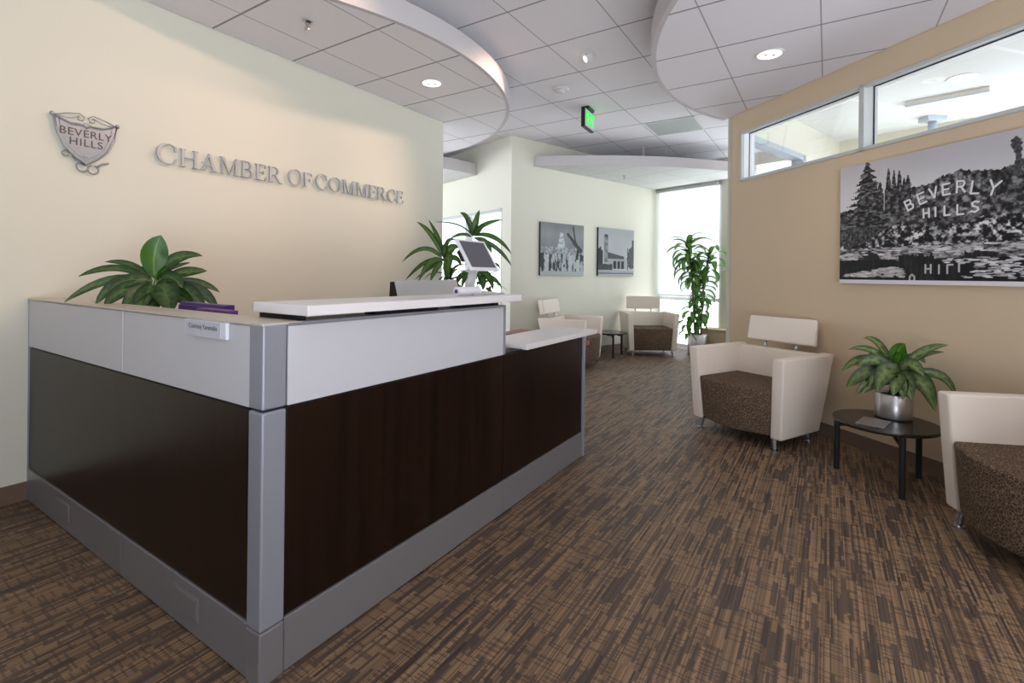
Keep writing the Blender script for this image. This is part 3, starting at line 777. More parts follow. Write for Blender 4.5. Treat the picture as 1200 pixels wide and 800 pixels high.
    for q in range(900):
        z = r_.random()
        if z < .30: x, y = r_.uniform(.04, .46), r_.uniform(.048, .115); ok = y < .055 + .16 * x
        elif z < .74: x, y = r_.uniform(.66, 1.6), r_.uniform(.045, .165); ok = x > .66 + .9 * abs(y - .10) * r_.random()
        elif z < .80: x, y = r_.uniform(0, .14), r_.uniform(.17, .215); ok = True
        else: x, y = r_.uniform(.14, 1.6), r_.uniform(.20, .245); ok = True
        if ok and not (.58 < x < .85 and .06 < y < .135): pads.append((y, x))
    for y, x in sorted(pads, reverse=True):
        rx = r_.uniform(.010, .026); ry = rx * r_.uniform(.16, .26)
        jx0, jx1 = np.searchsorted(X[0], (x - rx, x + rx)); jy0, jy1 = np.searchsorted(Y[:, 0], (y - ry, y + ry))
        if jx1 <= jx0 or jy1 <= jy0: continue
        sx, sy = X[jy0:jy1, jx0:jx1], Y[jy0:jy1, jx0:jx1]
        img[jy0:jy1, jx0:jx1] = np.where(((sx - x) / rx) ** 2 + ((sy - y) / ry) ** 2 < 1, r_.uniform(.52, .88), img[jy0:jy1, jx0:jx1])
    for ch, cx, cy, h, rt in (('B', .496, .519, .066, .40), ('E', .572, .550, .066, .30), ('V', .640, .574, .064, .20), ('E', .712, .584, .064, .07), ('R', .790, .588, .068, -.02), ('L', .866, .570, .070, -.14), ('Y', .950, .553, .080, -.28),
                             ('H', .600, .452, .054, .05), ('I', .661, .454, .054, .02), ('L', .720, .454, .056, 0), ('L', .790, .452, .058, 0), ('S', .864, .458, .062, -.04)):
        img = stamp(img, X, Y, ch, cx + .004, cy - .004, h, rt, .12, .0062)
        img = stamp(img, X, Y, ch, cx, cy, h, rt, .88, .0062)
    for ch, cx, cy, h in (('H', .614, .100, .052), ('I', .684, .097, .052), ('L', .738, .098, .052), ('L', .800, .108, .05)):
        img = stamp(img, X, Y, ch, cx, cy, h, 0, .74, .0056, True)
    img = stamp(img, X, Y, 'O', .518, .040, .05, 0, .7, .006)
    img = np.where(Y < .026, .86, img)
    return img
def paint_crowd(X, Y):
    u, v = X / .72, Y / .76
    img = .34 + .16 * v + .08 * fbm(X * 8, Y * 3, 3) - .10 * smooth(.75, 1, v)
    tower = (np.abs(u - .47) < .10 * (1 - .6 * smooth(.45, .82, v))) & (v > .4) & (v < .82)
    img = np.where(tower, .56 + .16 * (fbm(X * 10, Y * 40, 5) > .5), img)
    img = np.where((v < .54 + .05 * (fbm(X * 18, X * 0, 8) - .5)), .55 + .3 * (fbm(X * 36, Y * 30, 9, 3) - .5) * 2, img)
    img = np.where(v < .42 + .06 * (fbm(X * 30, X * 0, 12) - .5), np.where(fbm(X * 32, Y * 7, 15, 3) > .53, .62, .20) + .12 * (fbm(X * 50, Y * 50, 17) - .5), img)
    for cx in (.14, .68, .86):
        img = np.where((np.abs(u - cx) < .04) & (v < .40) & (v > .05), .66, img)
    img = np.where(v < .07 + .03 * fbm(X * 10, X * 0, 25), .62, img)
    d = np.minimum(segd(u, v, (.62, .80), (.80, .62)), np.minimum(segd(u, v, (.80, .62), (.92, .50)), segd(u, v, (.74, .95), (.80, .62))) + .012)
    img = np.where(d < .03 + .035 * smooth(.75, .45, v) + .0 * u, .16 + .1 * fbm(X * 40, Y * 40, 28), img)
    img = np.where(segd(u, v, (.86, .5), (.84, .34)) < .03, .18, img)
    return img * .95
def paint_building(X, Y):
    u, v = X / .72, Y / .76
    img = .62 + .10 * (1 - v) + .05 * fbm(X * 5, Y * 5, 33)
    img = np.where((u > .15) & (u < .26) & (v > .28) & (v < .86), np.where(fbm(X * 30, Y * 20, 35) > .5, .56, .42), img)
    img = np.where((u > .16) & (u < .25) & (v > .80) & (v < .87), .25, img)
    img = np.where((u > .25) & (u < .72) & (v < .50 - .18 * (u - .25)) & (v > .34), .24 + .1 * fbm(X * 30, Y * 30, 37), img)
    img = np.where((u > .25) & (u < .80) & (v < .36) & (v > .15), .62, img)
    for cx in (.45, .56, .67):
        img = np.where((np.abs(u - cx) < .04) & (v > .15) & (v < .32), .17, img)
    img = np.where((u < .12) & (v < .48 + .2 * fbm(X * 30, Y * 10, 41) - .8 * np.abs(u - .05)), .16, img)
    img = np.where((u < .38) & (v < .22 + .05 * fbm(X * 20, Y * 0, 43)) & (v > .10), .15 + .2 * fbm(X * 40, Y * 40, 45), img)
    tr = np.hypot((u - .93) / .13, (v - .38) / .24) + .5 * (fbm(X * 25, Y * 25, 47) - .5)
    img = np.where((tr < 1), .20 + .25 * fbm(X * 40, Y * 40, 49), img)
    img = np.where((np.abs(u - .82) < .012) & (v < .6) & (v > .03), .15, img); img = np.where((np.abs(u - .97) < .03) & (v > .4) & (v < .78), .3, img)
    img = np.where(v < .12, .66 + .2 * (fbm(X * 6, Y * 40, 51) - .5), img)
    img = np.where((v > .045) & (v < .07), .42, img)
    return img
def canvas(label, origin, ang, W, H, depth, nx, ny, fn, tint, edge_mat, gain=1.0):
    """origin: lower left corner of the picture as seen from the room, local x to the right, room side -y"""
    t = empty('wall_picture', origin, ang); tag(t, label, 'picture')
    b = MB(); b.box(0, W, -depth, -.004, 0, H); b.build('stretched_canvas', edge_mat, t, bevel=.002)
    xs = np.linspace(0, W, nx); ys = np.linspace(0, H, ny)
    X, Y = np.meshgrid(xs, ys)
    val = np.clip(fn(X, Y) * gain, .02, .95)
    lin = np.where(val <= .04045, val / 12.92, ((val + .055) / 1.055) ** 2.4)
    me = bpy.data.meshes.new('print')
    co = np.stack([X, np.full_like(X, -depth - .0008), Y], -1).reshape(-1, 3)
    i = np.arange(nx * ny).reshape(ny, nx)
    quads = np.stack([i[:-1, :-1], i[:-1, 1:], i[1:, 1:], i[1:, :-1]], -1).reshape(-1, 4)
    me.vertices.add(len(co)); me.vertices.foreach_set('co', co.ravel())
    me.loops.add(quads.size); me.loops.foreach_set('vertex_index', quads.ravel().astype(np.int32))
    me.polygons.add(len(quads)); me.polygons.foreach_set('loop_start', np.arange(0, quads.size, 4, dtype=np.int32))
    me.update(calc_edges=True)
    at = me.color_attributes.new('print', 'FLOAT_COLOR', 'POINT')
    c = np.ones((nx * ny, 4), np.float32)
    for k in range(3): c[:, k] = (lin * tint[k]).ravel()
    at.data.foreach_set('color', c.ravel())
    me.validate()
    link('print', me, M['print'], t)
    return t
# the right wall's left-to-right direction (seen from the room) is -local x
rdir = Vector((math.cos(A_RW), math.sin(A_RW), 0))
canvas('large black and white canvas of a lily pond and hillside sign on the tan wall', RW + rdir * 2.28 + Vector((0, 0, 1.19)), A_RW + PI, 1.60, .856, .028, 700, 400, paint_pond, (1.0, .965, 1.0), M['canvas_white'], gain=1.0)
canvas('grey crowd photograph canvas, left one of the two on the far wall', OB + BX * .515 + Vector((0, 0, 1.222)), A_BW, .90, .775, .035, 130, 110, lambda X, Y: np.clip(paint_crowd(X * .8, Y * .98) * 1.12 + .03, 0, .9), (.93, 1.0, 1.03), M['canvas_edge'])
canvas('bell tower street photograph canvas, right one of the two on the far wall', OB + BX * 1.755 + Vector((0, 0, 1.228)), A_BW, .90, .775, .035, 130, 110, lambda X, Y: paint_building(X * .8, Y * .98), (.97, 1.0, 1.05), M['canvas_edge'])

# ------------------------------------------------------------------ armchairs
def slab(b, prof, x0, x1, lean=0.0):
    """prof: (y,z) outline; slab between x0 and x1; lean shifts x with height"""
    zz = [p[1] for p in prof]; z1 = max(zz)
    fn = lambda x: [(x + lean * (z1 - z), y, z) for y, z in prof]
    return b.hexa(fn(x0), fn(x1))
def make_chair():
    t = empty('armchair', (0, 0, 0))
    prof = [(.015, .085), (.0, .36), (-.012, .655), (.30, .655), (.645, .655), (.575, .35), (.505, .085)]
    for sgn in (-1, 1):
        b = MB()
        xs = (.315, .40) if sgn > 0 else (-.40, -.315)
        slab(b, prof, xs[0], xs[1], -sgn * .055)
        b.build('armrest', M['leather'], t, bevel=.013, segs=3, smooth=True)
    b = MB()
    bp_ = [(.465, .30), (.535, .645), (.638, .645), (.555, .28)]
    b.hexa([(-.318, y, z) for y, z in bp_], [(.318, y, z) for y, z in bp_])
    b.build('backrest', M['leather'], t, bevel=.012, segs=3, smooth=True)
    # seat block with a bowed front
    b = MB(); n = 14
    front = []
    for k in range(n + 1):
        u = -1 + 2 * k / n
        front.append((u, .012 - .085 * (1 - u * u)))
    def lay(z, hw, dy): return [(u * hw, y + dy, z) for u, y in front] + [(hw, .52, z), (-hw, .52, z)]
    b.hexa(lay(.10, .278, .012), lay(.425, .312, .0))
    b.build('seat', M['seat_fabric'], t, bevel=.012, segs=3, smooth=True)
    b = MB(); b.box(-.285, .285, .05, .50, .082, .10); b.build('seat_frame', M['black'], t)
    # floating headrest
    b = MB()
    ca, sa = math.cos(.26), math.sin(.26)
    R4 = Matrix.Translation((0, .65, .79)) @ Matrix.Rotation(-.20, 4, 'X')
    P = lambda x, y, z: R4 @ Vector((x, y, z))
    b.hexa([P(-.285, -.045, -.10), P(.285, -.045, -.10), P(.265, .045, -.10), P(-.265, .045, -.10)], [P(-.285, -.045, .105), P(.285, -.045, .105), P(.25, .045, .105), P(-.25, .045, .105)])
    hr = b.build('headrest', M['leather'], t, bevel=.016, segs=3, smooth=True)
    for sx in (-.13, .13):
        b = MB(); b.tube([(sx, .600, .62), (sx, .634, .72)], .011, 10); b.build('headrest_post', M['chrome'], hr, smooth=True)
    for sx, sy, fy in ((-.30, .045, .034), (.30, .045, .034), (-.30, .46, .468), (.30, .46, .468)):
        b = MB(); f = sx * 1.03
        b.tube([(f, fy, .010), (sx, sy, .10)], .015, 12, rr=[.016, .020]); b.tube([(f, fy, 0.0), (f, fy, .010)], .027, 14)
        b.build('leg', M['chrome'], t)
    return t
def copy_tree(o, parent=None):
    c = o.copy(); COL.objects.link(c)
    if parent is not None: c.parent = parent; c.matrix_parent_inverse = o.matrix_parent_inverse.copy()
    for ch in o.children: copy_tree(ch, c)
    return c
def face(dx, dy): return math.atan2(dy, dx) + PI / 2     # local -y -> (dx, dy)
spots = [((1.68, 3.73), (-.86, -.51), 'cream armchair with headrest nearest the large landscape picture, left of black table'),
         ((2.135, 2.14), (-.985, .17), 'cream armchair cut off by the right edge of the photo'),
         ((2.185, 7.58), (.0, -1.0), 'far cream armchair facing forward in front of the bright window'),
         ((1.10, 6.60), (.89, -.46), 'far cream armchair turned sideways behind the end of the desk')]
c0 = make_chair()
for i, (p, d, lab) in enumerate(spots):
    c = c0 if i == 0 else copy_tree(c0)
    c.location = (p[0], p[1], 0); c.rotation_euler = (0, 0, face(*d)); tag(c, lab, 'armchair', 'cream lobby armchairs')

# ------------------------------------------------------------------ side tables
def make_table():
    t = empty('side_table', (0, 0, 0))
    b = MB(); b.lathe([(0, .342), (.262, .342), (.270, .346), (.272, .356), (.268, .364), (0, .364)], 48); b.build('table_top', M['table_black'], t)
    for k in range(3):
        a = math.radians(131 + 120 * k); c, s = math.cos(a), math.sin(a)
        b = MB(); b.tube([(.252 * c, .252 * s, 0), (.252 * c, .252 * s, .346)], .0165, 14); b.build('leg', M['black'], t)
        b = MB(); b.tube([(.245 * c, .245 * s, .285), (.12 * c, .12 * s, .318), (0, 0, .322)], .010, 8); b.build('brace', M['black'], t)
    b = MB(); b.lathe([(0, .305), (.05, .307), (.05, .342), (0, .342)], 20); b.build('hub', M['black'], t)
    return t
t1 = make_table(); t1.location = (2.269, 2.985, 0); tag(t1, 'round black tripod side table holding the steel plant pot', 'table', 'black side tables')
t2 = copy_tree(t1); t2.location = (1.52, 7.62, 0); t2.rotation_euler = (0, 0, .35); tag(t2, 'small black side table between the two far armchairs', 'table', 'black side tables')
mg = MB(); mg.box(-.105, .105, -.07, .07, 0, .005); o = mg.build('magazine', M['mag_cover'], None, bevel=.001)
o.location = (2.165, 2.94, .3645); o.rotation_euler = (0, 0, .75); tag(o, 'glossy dark magazine lying on the front of the black side table', 'magazine')

# ------------------------------------------------------------------ plants
def leaf(b, base, yaw, pitch, L, W, droop, fold=.25, roll=0.0, n=9, pk=.42, tipw=.0, clamp=None):
    uvl = b.bm.loops.layers.uv.get('leaf') or b.bm.loops.layers.uv.new('leaf')
    p = Vector(base); a = pitch; pts = []
    ds = L / n
    for i in range(n + 1):
        pts.append((p.copy(), a)); p = p + Vector((math.cos(yaw) * math.cos(a), math.sin(yaw) * math.cos(a), math.sin(a))) * ds
        a -= droop / n * (1.0 + .6 * (i / n - .5))
    side = Vector((-math.sin(yaw), math.cos(yaw), 0))
    rows = []
    for i, (q, a) in enumerate(pts):
        v = i / n
        e = math.log(.5) / math.log(pk)
        w = W / 2 * (max(0.0, math.sin(PI * min(1, max(0, v)) ** e)) ** .66 + tipw * (1 - v)) + .0012
        up = Vector((-math.cos(yaw) * math.sin(a), -math.sin(yaw) * math.sin(a), math.cos(a)))
        sd = side * math.cos(roll) + up * math.sin(roll); u2 = up * math.cos(roll) - side * math.sin(roll)
        row = []
        for k, x in enumerate((-1, -.5, 0, .5, 1)):
            h = fold * abs(x) * w - .12 * w * (abs(x) == 1) + .06 * w * math.sin(v * 9 + x * 2)
            co = q + sd * x * w + u2 * h
            if clamp: co = clamp(co)
            row.append(b.bm.verts.new(co))
        rows.append(row)
    for i in range(n):
        for k in range(4):
            f = b.bm.faces.new((rows[i][k], rows[i][k + 1], rows[i + 1][k + 1], rows[i + 1][k])); f.smooth = True
            for lp, (kk, ii) in zip(f.loops, ((k, i), (k + 1, i), (k + 1, i + 1), (k, i + 1))): lp[uvl].uv = (kk / 4, ii / n)
def leaf_obj(b, name, m, parent):
    me = bpy.data.meshes.new(name); b.bm.to_mesh(me); b.bm.free(); return link(name, me, m, parent)
def yaw_px(du): return 0.0
# variegated plant on the side table
rnd = random.Random(5)
pp = empty('potted_plant', (2.378, 3.06, .3645)); tag(pp, 'variegated leafy plant in a brushed steel pot on the black side table', 'plant')
b = MB(); b.lathe([(0, 0), (.090, 0), (.094, .004), (.096, .012), (.096, .150), (.092, .154), (.087, .150), (.087, .135), (0, .135)], 48); b.build('pot', M['steel_pot'], pp, smooth=False)
for p in pp.children[0].data.polygons: p.use_smooth = abs(p.normal.z) < .5
b = MB(); b.lathe([(0, .141), (.05, .140), (.086, .137), (.086, .134), (0, .134)], 24); b.build('soil', M['soil'], pp)
# right and away-from-viewer vectors at a plant
def view_axes(loc):
    f = Vector((loc[0], loc[1], 0)).normalized(); r = Vector((f.y, -f.x, 0)); return r, f
def arc_leaf(b, p0, c, p1, W, facing, fold=.25, n=10, pk=.45, clamp=None):
    """a leaf blade along a quadratic arc; facing is the direction its upper side turns to"""
    uvl = b.bm.loops.layers.uv.get('leaf') or b.bm.loops.layers.uv.new('leaf')
    rows = []; e = math.log(.5) / math.log(pk)
    for i in range(n + 1):
        v = i / n
        q = p0 * (1 - v) ** 2 + c * 2 * v * (1 - v) + p1 * v * v
        t = ((c - p0) * (1 - v) + (p1 - c) * v).normalized()
        sd = t.cross(facing)
        if sd.length < 1e-4: sd = t.cross(Vector((1, 0, 0)))
        sd.normalize(); up = sd.cross(t)
        w = W / 2 * max(0.0, math.sin(PI * v ** e)) ** .7 + .0012
        row = []
        for x in (-1, -.5, 0, .5, 1):
            co = q + sd * x * w + up * (fold * abs(x) * w + .07 * w * math.sin(v * 8 + 2 * x))
            row.append(b.bm.verts.new(clamp(co) if clamp else co))
        rows.append(row)
    for i in range(n):
        for k in range(4):
            f = b.bm.faces.new((rows[i][k], rows[i][k + 1], rows[i + 1][k + 1], rows[i + 1][k])); f.smooth = True
            for lp, (kk, ii) in zip(f.loops, ((k, i), (k + 1, i), (k + 1, i + 1), (k, i + 1))): lp[uvl].uv = (kk / 4, ii / n)
def leaf_set(specs, P, r, f, K, blades, stems, soil, rnd, stalks=True, clamp=None, pk=.45, fold=.25):
    """specs: (base, control, tip, width, depth at the tip, upward share); 2D points are turned into space by P"""
    for (b0, c0, t0_, W, dep, upness) in specs:
        base = P(*b0, dep * .15); ctrl = P(*c0, dep * .6); tip = P(*t0_, dep)
        facing = (-f * (1 - upness) + Vector((0, 0, 1)) * upness + r * rnd.uniform(-.25, .25)).normalized()
        if stalks:
            s0_ = Vector((rnd.uniform(-.03, .03), rnd.uniform(-.03, .03), soil))
            stems.tube([s0_, s0_ * .4 + base * .6 + Vector((0, 0, .01)), base, base * .8 + ctrl * .2], .004, 6, rr=[.0055, .005, .004, .0025])
        arc_leaf(blades, base, ctrl, tip, W, facing, fold, pk=pk, clamp=clamp)
K = 3.06 / F; KH = 3.06 ** 2 / math.hypot(2.378, 3.06) / F; r, f = view_axes((2.378, 3.06))
def P1_(x, y, d):   # points measured on the plant, centre of the pot rim at (302, 280)
    return r * ((x - 302) / 3.9 * KH) + f * d + Vector((0, 0, .150 + (280 - y) / 3.9 * K))
k_ = KH * 1.06 / 3.9; rnd = random.Random(5)
bl = MB(); bs = MB(); bf = MB()
leaf_set([((300, 190), (220, 55), (80, 102), 46 * k_, .05, .5), ((298, 180), (235, 22), (150, 46), 46 * k_, .10, .5), ((290, 195), (165, 80), (52, 205), 62 * k_, .0, .45), ((300, 195), (225, 90), (128, 170), 66 * k_, -.06, .35),
          ((292, 215), (185, 145), (78, 275), 82 * k_, -.05, .3), ((295, 225), (210, 180), (122, 302), 48 * k_, -.08, .3), ((298, 230), (225, 215), (150, 292), 44 * k_, -.10, .3), ((310, 205), (285, 110), (222, 268), 95 * k_, -.13, .2),
          ((325, 215), (360, 150), (378, 290), 76 * k_, -.12, .2), ((335, 210), (430, 140), (482, 328), 88 * k_, -.06, .25), ((335, 200), (530, 120), (572, 268), 52 * k_, .03, .4), ((325, 180), (425, 55), (540, 44), 46 * k_, .04, .5),
          ((325, 185), (400, 90), (525, 80), 40 * k_, .09, .5), ((325, 190), (375, 95), (432, 182), 74 * k_, -.07, .3), ((300, 200), (265, 90), (160, 135), 56 * k_, .07, .5), ((320, 190), (385, 70), (445, 135), 56 * k_, .07, .5),
          ((300, 215), (255, 140), (188, 245), 70 * k_, -.11, .25), ((315, 215), (330, 160), (298, 275), 74 * k_, -.14, .2), ((320, 220), (350, 190), (342, 285), 60 * k_, -.13, .2), ((310, 190), (280, 120), (230, 150), 60 * k_, .02, .4), ((330, 215), (400, 170), (420, 260), 66 * k_, .02, .3)],
         P1_, r, f, K, bl, bs, .136, rnd)
leaf_set([((318, 150), (305, 75), (352, 48), 78 * k_, -.03, .1), ((322, 165), (322, 110), (332, 82), 44 * k_, -.05, .1), ((315, 165), (300, 110), (312, 85), 36 * k_, -.02, .1)], P1_, r, f, K, bf, bs, .136, rnd)
leaf_obj(bl, 'leaves', M['leaf_var'], pp); leaf_obj(bf, 'new_leaves', M['leaf_fresh'], pp); bs.build('stalks', M['stem_green'], pp, smooth=True)

# leafy plant behind the left side of the desk
dp0 = CORNER + D1 * .27 + D2 * 1.40
pl = empty('potted_plant', (dp0.x, dp0.y, .741)); tag(pl, 'broad-leaved green plant behind the left side of the reception desk', 'plant')
b = MB(); b.lathe([(0, 0), (.09, 0), (.12, .26), (.125, .27), (.115, .27), (.11, .25), (0, .25)], 32); b.build('pot', M['dark_pot'], pl)
b = MB(); b.lathe([(0, .262), (.10, .258), (.109, .251), (0, .251)], 20); b.build('soil', M['soil'], pl)
r, f = view_axes(dp0); K = dp0.y / F; KH2 = dp0.y ** 2 / dp0.length / F
def P2_(x, y, d):
    return r * ((x - 610) / 5.714 * KH2) + f * d + Vector((0, 0, HC - .741 + (317.7 - 260 - y / 5.714) * K))
k_ = KH2 * 1.08 / 5.714; rnd = random.Random(9)
bl = MB(); bs = MB(); bf = MB()
leaf_set([((600, 385), (470, 255), (290, 272), 55 * k_, .08, .45), ((590, 395), (390, 250), (135, 368), 66 * k_, .04, .45), ((590, 400), (340, 320), (65, 525), 66 * k_, -.02, .4), ((600, 420), (390, 320), (248, 545), 92 * k_, -.05, .3),
          ((600, 430), (420, 400), (305, 555), 105 * k_, -.10, .3), ((610, 450), (520, 430), (415, 575), 112 * k_, -.15, .25), ((630, 420), (700, 420), (722, 600), 185 * k_, -.18, .15), ((640, 345), (770, 185), (958, 216), 88 * k_, .04, .4),
          ((690, 375), (850, 320), (995, 322), 88 * k_, .06, .35), ((690, 405), (940, 375), (1085, 475), 70 * k_, .0, .4), ((700, 420), (960, 410), (1062, 590), 92 * k_, -.06, .3), ((700, 430), (860, 420), (965, 585), 112 * k_, -.12, .25),
          ((640, 395), (740, 330), (805, 440), 105 * k_, -.10, .25), ((660, 340), (780, 285), (872, 264), 38 * k_, .10, .5), ((595, 400), (500, 350), (322, 455), 105 * k_, -.06, .35), ((610, 420), (560, 460), (500, 600), 120 * k_, -.17, .2),
          ((640, 440), (820, 460), (868, 590), 105 * k_, -.14, .25), ((600, 450), (520, 410), (440, 540), 120 * k_, .08, .4), ((640, 450), (770, 400), (890, 530), 120 * k_, .08, .4), ((620, 430), (640, 480), (590, 600), 130 * k_, -.16, .2), ((640, 380), (690, 330), (760, 350), 90 * k_, .02, .4), ((580, 370), (540, 310), (490, 330), 80 * k_, .04, .4)],
         P2_, r, f, K, bl, bs, .262, rnd)
leaf_set([((622, 385), (585, 230), (658, 88), 172 * k_, -.02, .05)], P2_, r, f, K, bf, bs, .262, rnd, pk=.55, fold=.15)
leaf_set([((640, 400), (660, 330), (700, 300), 50 * k_, -.04, .2), ((650, 380), (690, 330), (690, 290), 50 * k_, -.03, .2)], P2_, r, f, K, bf, bs, .262, rnd)
leaf_obj(bl, 'leaves', M['leaf_dark'], pl); leaf_obj(bf, 'new_leaves', M['leaf_fresh'], pl); bs.build('stalks', M['stem_green'], pl, smooth=True)

# dracaena with several canes, shared builder
def cane_plant(loc, label, pot_r, pot_h, potm, canes, heads, seed, clamp=None, run=.10, extra=False):
    rr_ = random.Random(seed); t = empty('potted_plant', loc); tag(t, label, 'plant')
    b = MB(); b.lathe([(0, 0), (pot_r * .97, 0), (pot_r, .01), (pot_r, pot_h - .006), (pot_r - .006, pot_h), (pot_r - .012, pot_h - .006), (pot_r - .012, pot_h - .04), (0, pot_h - .04)], 40); o = b.build('pot', potm, t)
    for p in o.data.polygons: p.use_smooth = abs(p.normal.z) < .5
    b = MB(); b.lathe([(0, pot_h - .03), (pot_r * .6, pot_h - .032), (pot_r - .013, pot_h - .038), (pot_r - .013, pot_h - .041), (0, pot_h - .041)], 24); b.build('soil', M['soil'], t)
    for pts, r0 in canes:
        b = MB(); b.tube(pts, r0, 8); b.build('cane', M['stem'], t, smooth=True)
    bl = MB()
    for (c, n, L, W, up, dr, spread) in heads:
        for k in range(n):
            yaw = 2 * PI * k * .381966 + rr_.uniform(-.3, .3); q = k / max(1, n - 1)
            pit = up - spread * q + rr_.uniform(-.15, .15)
            if clamp:
                tp = Vector(c) + Vector((math.cos(yaw), math.sin(yaw), 0)) * L * 1.0
                if (clamp(tp) - tp).length > .0: continue
            leaf(bl, Vector(c) + Vector((0, 0, -run * q)), yaw, pit, L * rr_.uniform(.75, 1.1), W * rr_.uniform(.8, 1.15), dr * rr_.uniform(.7, 1.25), .35, rr_.uniform(-.3, .3), n=10, pk=.38, tipw=.12, clamp=clamp)
    leaf_obj(bl, 'lower_leaves' if extra else 'leaves', M['leaf_drac'] if extra else M['leaf_backlit'], t)
    return t
def wall_clamp(origin, normal, ref, dist):
    o = Vector((origin.x - ref[0], origin.y - ref[1], 0))
    def fn(co):
        d = (Vector((co.x, co.y, 0)) - o).dot(normal)
        return co - normal * (d + dist) if d > -dist else co
    return fn
# behind the desk, near the left wall's end
L0 = (-.44, 4.6, 0)
r, f = view_axes(L0); K = 4.6 / F
def at(u, v, d=0.0):
    return Vector((r.x * (u - 545) * K + f.x * d, r.y * (u - 545) * K + f.y * d, HC + (321.8 - v) * K))
lwc = wall_clamp(LW, D2, L0, .03)
DRAC = cane_plant(L0, 'tall dark green strap-leaved plant standing behind the tablet and counter', .16, .30, M['dark_pot'],
           [([(0, 0, .25), at(550, 330) * .5 + Vector((0, 0, .3)), at(553, 282)], .014), ([(-.04, .02, .25), at(528, 320)], .014), ([(.05, .03, .25), at(575, 335)], .013), ([(.0, -.05, .25), at(520, 300, .1)], .012)],
           [(at(528, 322, -.02), 16, .26, .042, 1.1, 1.7, 1.3), (at(566, 330, .04), 18, .26, .042, 1.1, 1.7, 1.4)], 3, lwc, extra=True)
r, f = view_axes(L0); Kd = L0[1] / F
def P3_(x, y, d):
    return r * ((470 + x / 6.667 - 545) * Kd) + f * d + Vector((0, 0, HC + (321.8 - 240 - y / 6.667) * Kd))
k_ = Kd * .76 / 6.667; bl = MB(); rnd = random.Random(4)
leaf_set([((555, 245), (578, 140), (606, 42), 66 * k_, -.05, .1), ((553, 245), (530, 60), (455, 58), 52 * k_, .05, .2), ((560, 225), (640, 130), (792, 104), 50 * k_, .05, .3), ((565, 235), (740, 200), (862, 382), 50 * k_, -.05, .3), ((565, 250), (770, 300), (872, 472), 44 * k_, .08, .3), ((560, 240), (730, 205), (845, 318), 36 * k_, .15, .4),
          ((553, 240), (480, 120), (250, 128), 20 * k_, .12, .4), ((553, 245), (545, 150), (505, 75), 50 * k_, -.02, .1), ((565, 240), (600, 190), (650, 150), 60 * k_, -.1, .2), ((570, 260), (680, 270), (700, 380), 56 * k_, -.12, .3), ((550, 250), (480, 200), (380, 260), 40 * k_, .1, .3),
          ((335, 420), (255, 210), (125, 140), 52 * k_, .0, .2), ((335, 415), (305, 260), (212, 118), 46 * k_, .05, .15), ((325, 420), (190, 260), (15, 455), 52 * k_, .0, .35), ((325, 430), (200, 400), (38, 595), 48 * k_, .05, .35), ((325, 440), (235, 390), (148, 600), 64 * k_, -.06, .3), ((330, 450), (275, 480), (238, 600), 54 * k_, -.08, .25),
          ((340, 420), (340, 230), (425, 275), 40 * k_, .08, .3), ((350, 420), (390, 300), (448, 335), 80 * k_, .02, .2), ((350, 430), (395, 330), (375, 545), 84 * k_, -.1, .15), ((345, 440), (370, 480), (360, 610), 66 * k_, -.1, .2), ((330, 440), (260, 470), (105, 585), 36 * k_, .12, .4), ((345, 420), (330, 330), (360, 300), 60 * k_, -.03, .1), ((350, 430), (440, 380), (470, 480), 60 * k_, .1, .3), ((335, 440), (300, 420), (250, 480), 50 * k_, .1, .3),
          ((600, 570), (690, 480), (722, 665), 74 * k_, -.06, .3), ((605, 570), (730, 520), (795, 655), 44 * k_, .04, .35), ((600, 560), (740, 400), (782, 495), 46 * k_, .08, .3), ((595, 570), (560, 520), (545, 655), 74 * k_, -.08, .2), ((600, 575), (650, 540), (640, 665), 84 * k_, -.1, .2), ((600, 570), (660, 500), (700, 575), 66 * k_, .0, .3),
          ((590, 570), (500, 500), (478, 650), 62 * k_, -.02, .3), ((590, 575), (450, 480), (425, 660), 58 * k_, .05, .3), ((600, 560), (640, 450), (690, 430), 50 * k_, .05, .2)],
         P3_, r, f, Kd, bl, None, 0, rnd, stalks=False, clamp=lwc, pk=.42, fold=.3)
leaf_obj(bl, 'leaves', M['leaf_drac'], DRAC)
# in front of the bright window
L1 = (2.955, 7.80, 0)
r, f = view_axes(L1); K = 7.8 / F
def at2(u, v, d=0.0):
    return Vector((r.x * (u - 819) * K + f.x * d, r.y * (u - 819) * K + f.y * d, HC + (325 - v) * K))
wc = wall_clamp(EW, WY, L1, .10)
cane_plant(L1, 'tall cane plant with drooping green leaves in front of the bright window', .155, .325, M['steel_pot'],
           [([(-.05, 0, .28), at2(812, 330), at2(807, 284)], .014), ([(.05, .02, .28), at2(824, 340), at2(830, 296)], .014), ([(.0, -.06, .28), at2(815, 365)], .012)],
           [(at2(807, 286), 26, .42, .085, 1.2, 2.5, 1.5), (at2(831, 298), 26, .40, .085, 1.15, 2.6, 1.4), (at2(812, 310), 24, .34, .08, .9, 2.4, 1.0), (at2(822, 330), 26, .34, .08, .8, 2.3, 1.1),
            (at2(815, 358, -.05), 16, .30, .08, .8, 2.3, 1.1), (at2(822, 350, -.05), 12, .28, .075, .8, 2.2, 1.0), (at2(808, 372, -.06), 12, .26, .07, .9, 2.2, 1.0)], 8, wc, .26)

# ------------------------------------------------------------------ things on and behind the desk
def on_desk(s, t, z): return CORNER + D1 * s + D2 * t + Vector((0, 0, z))
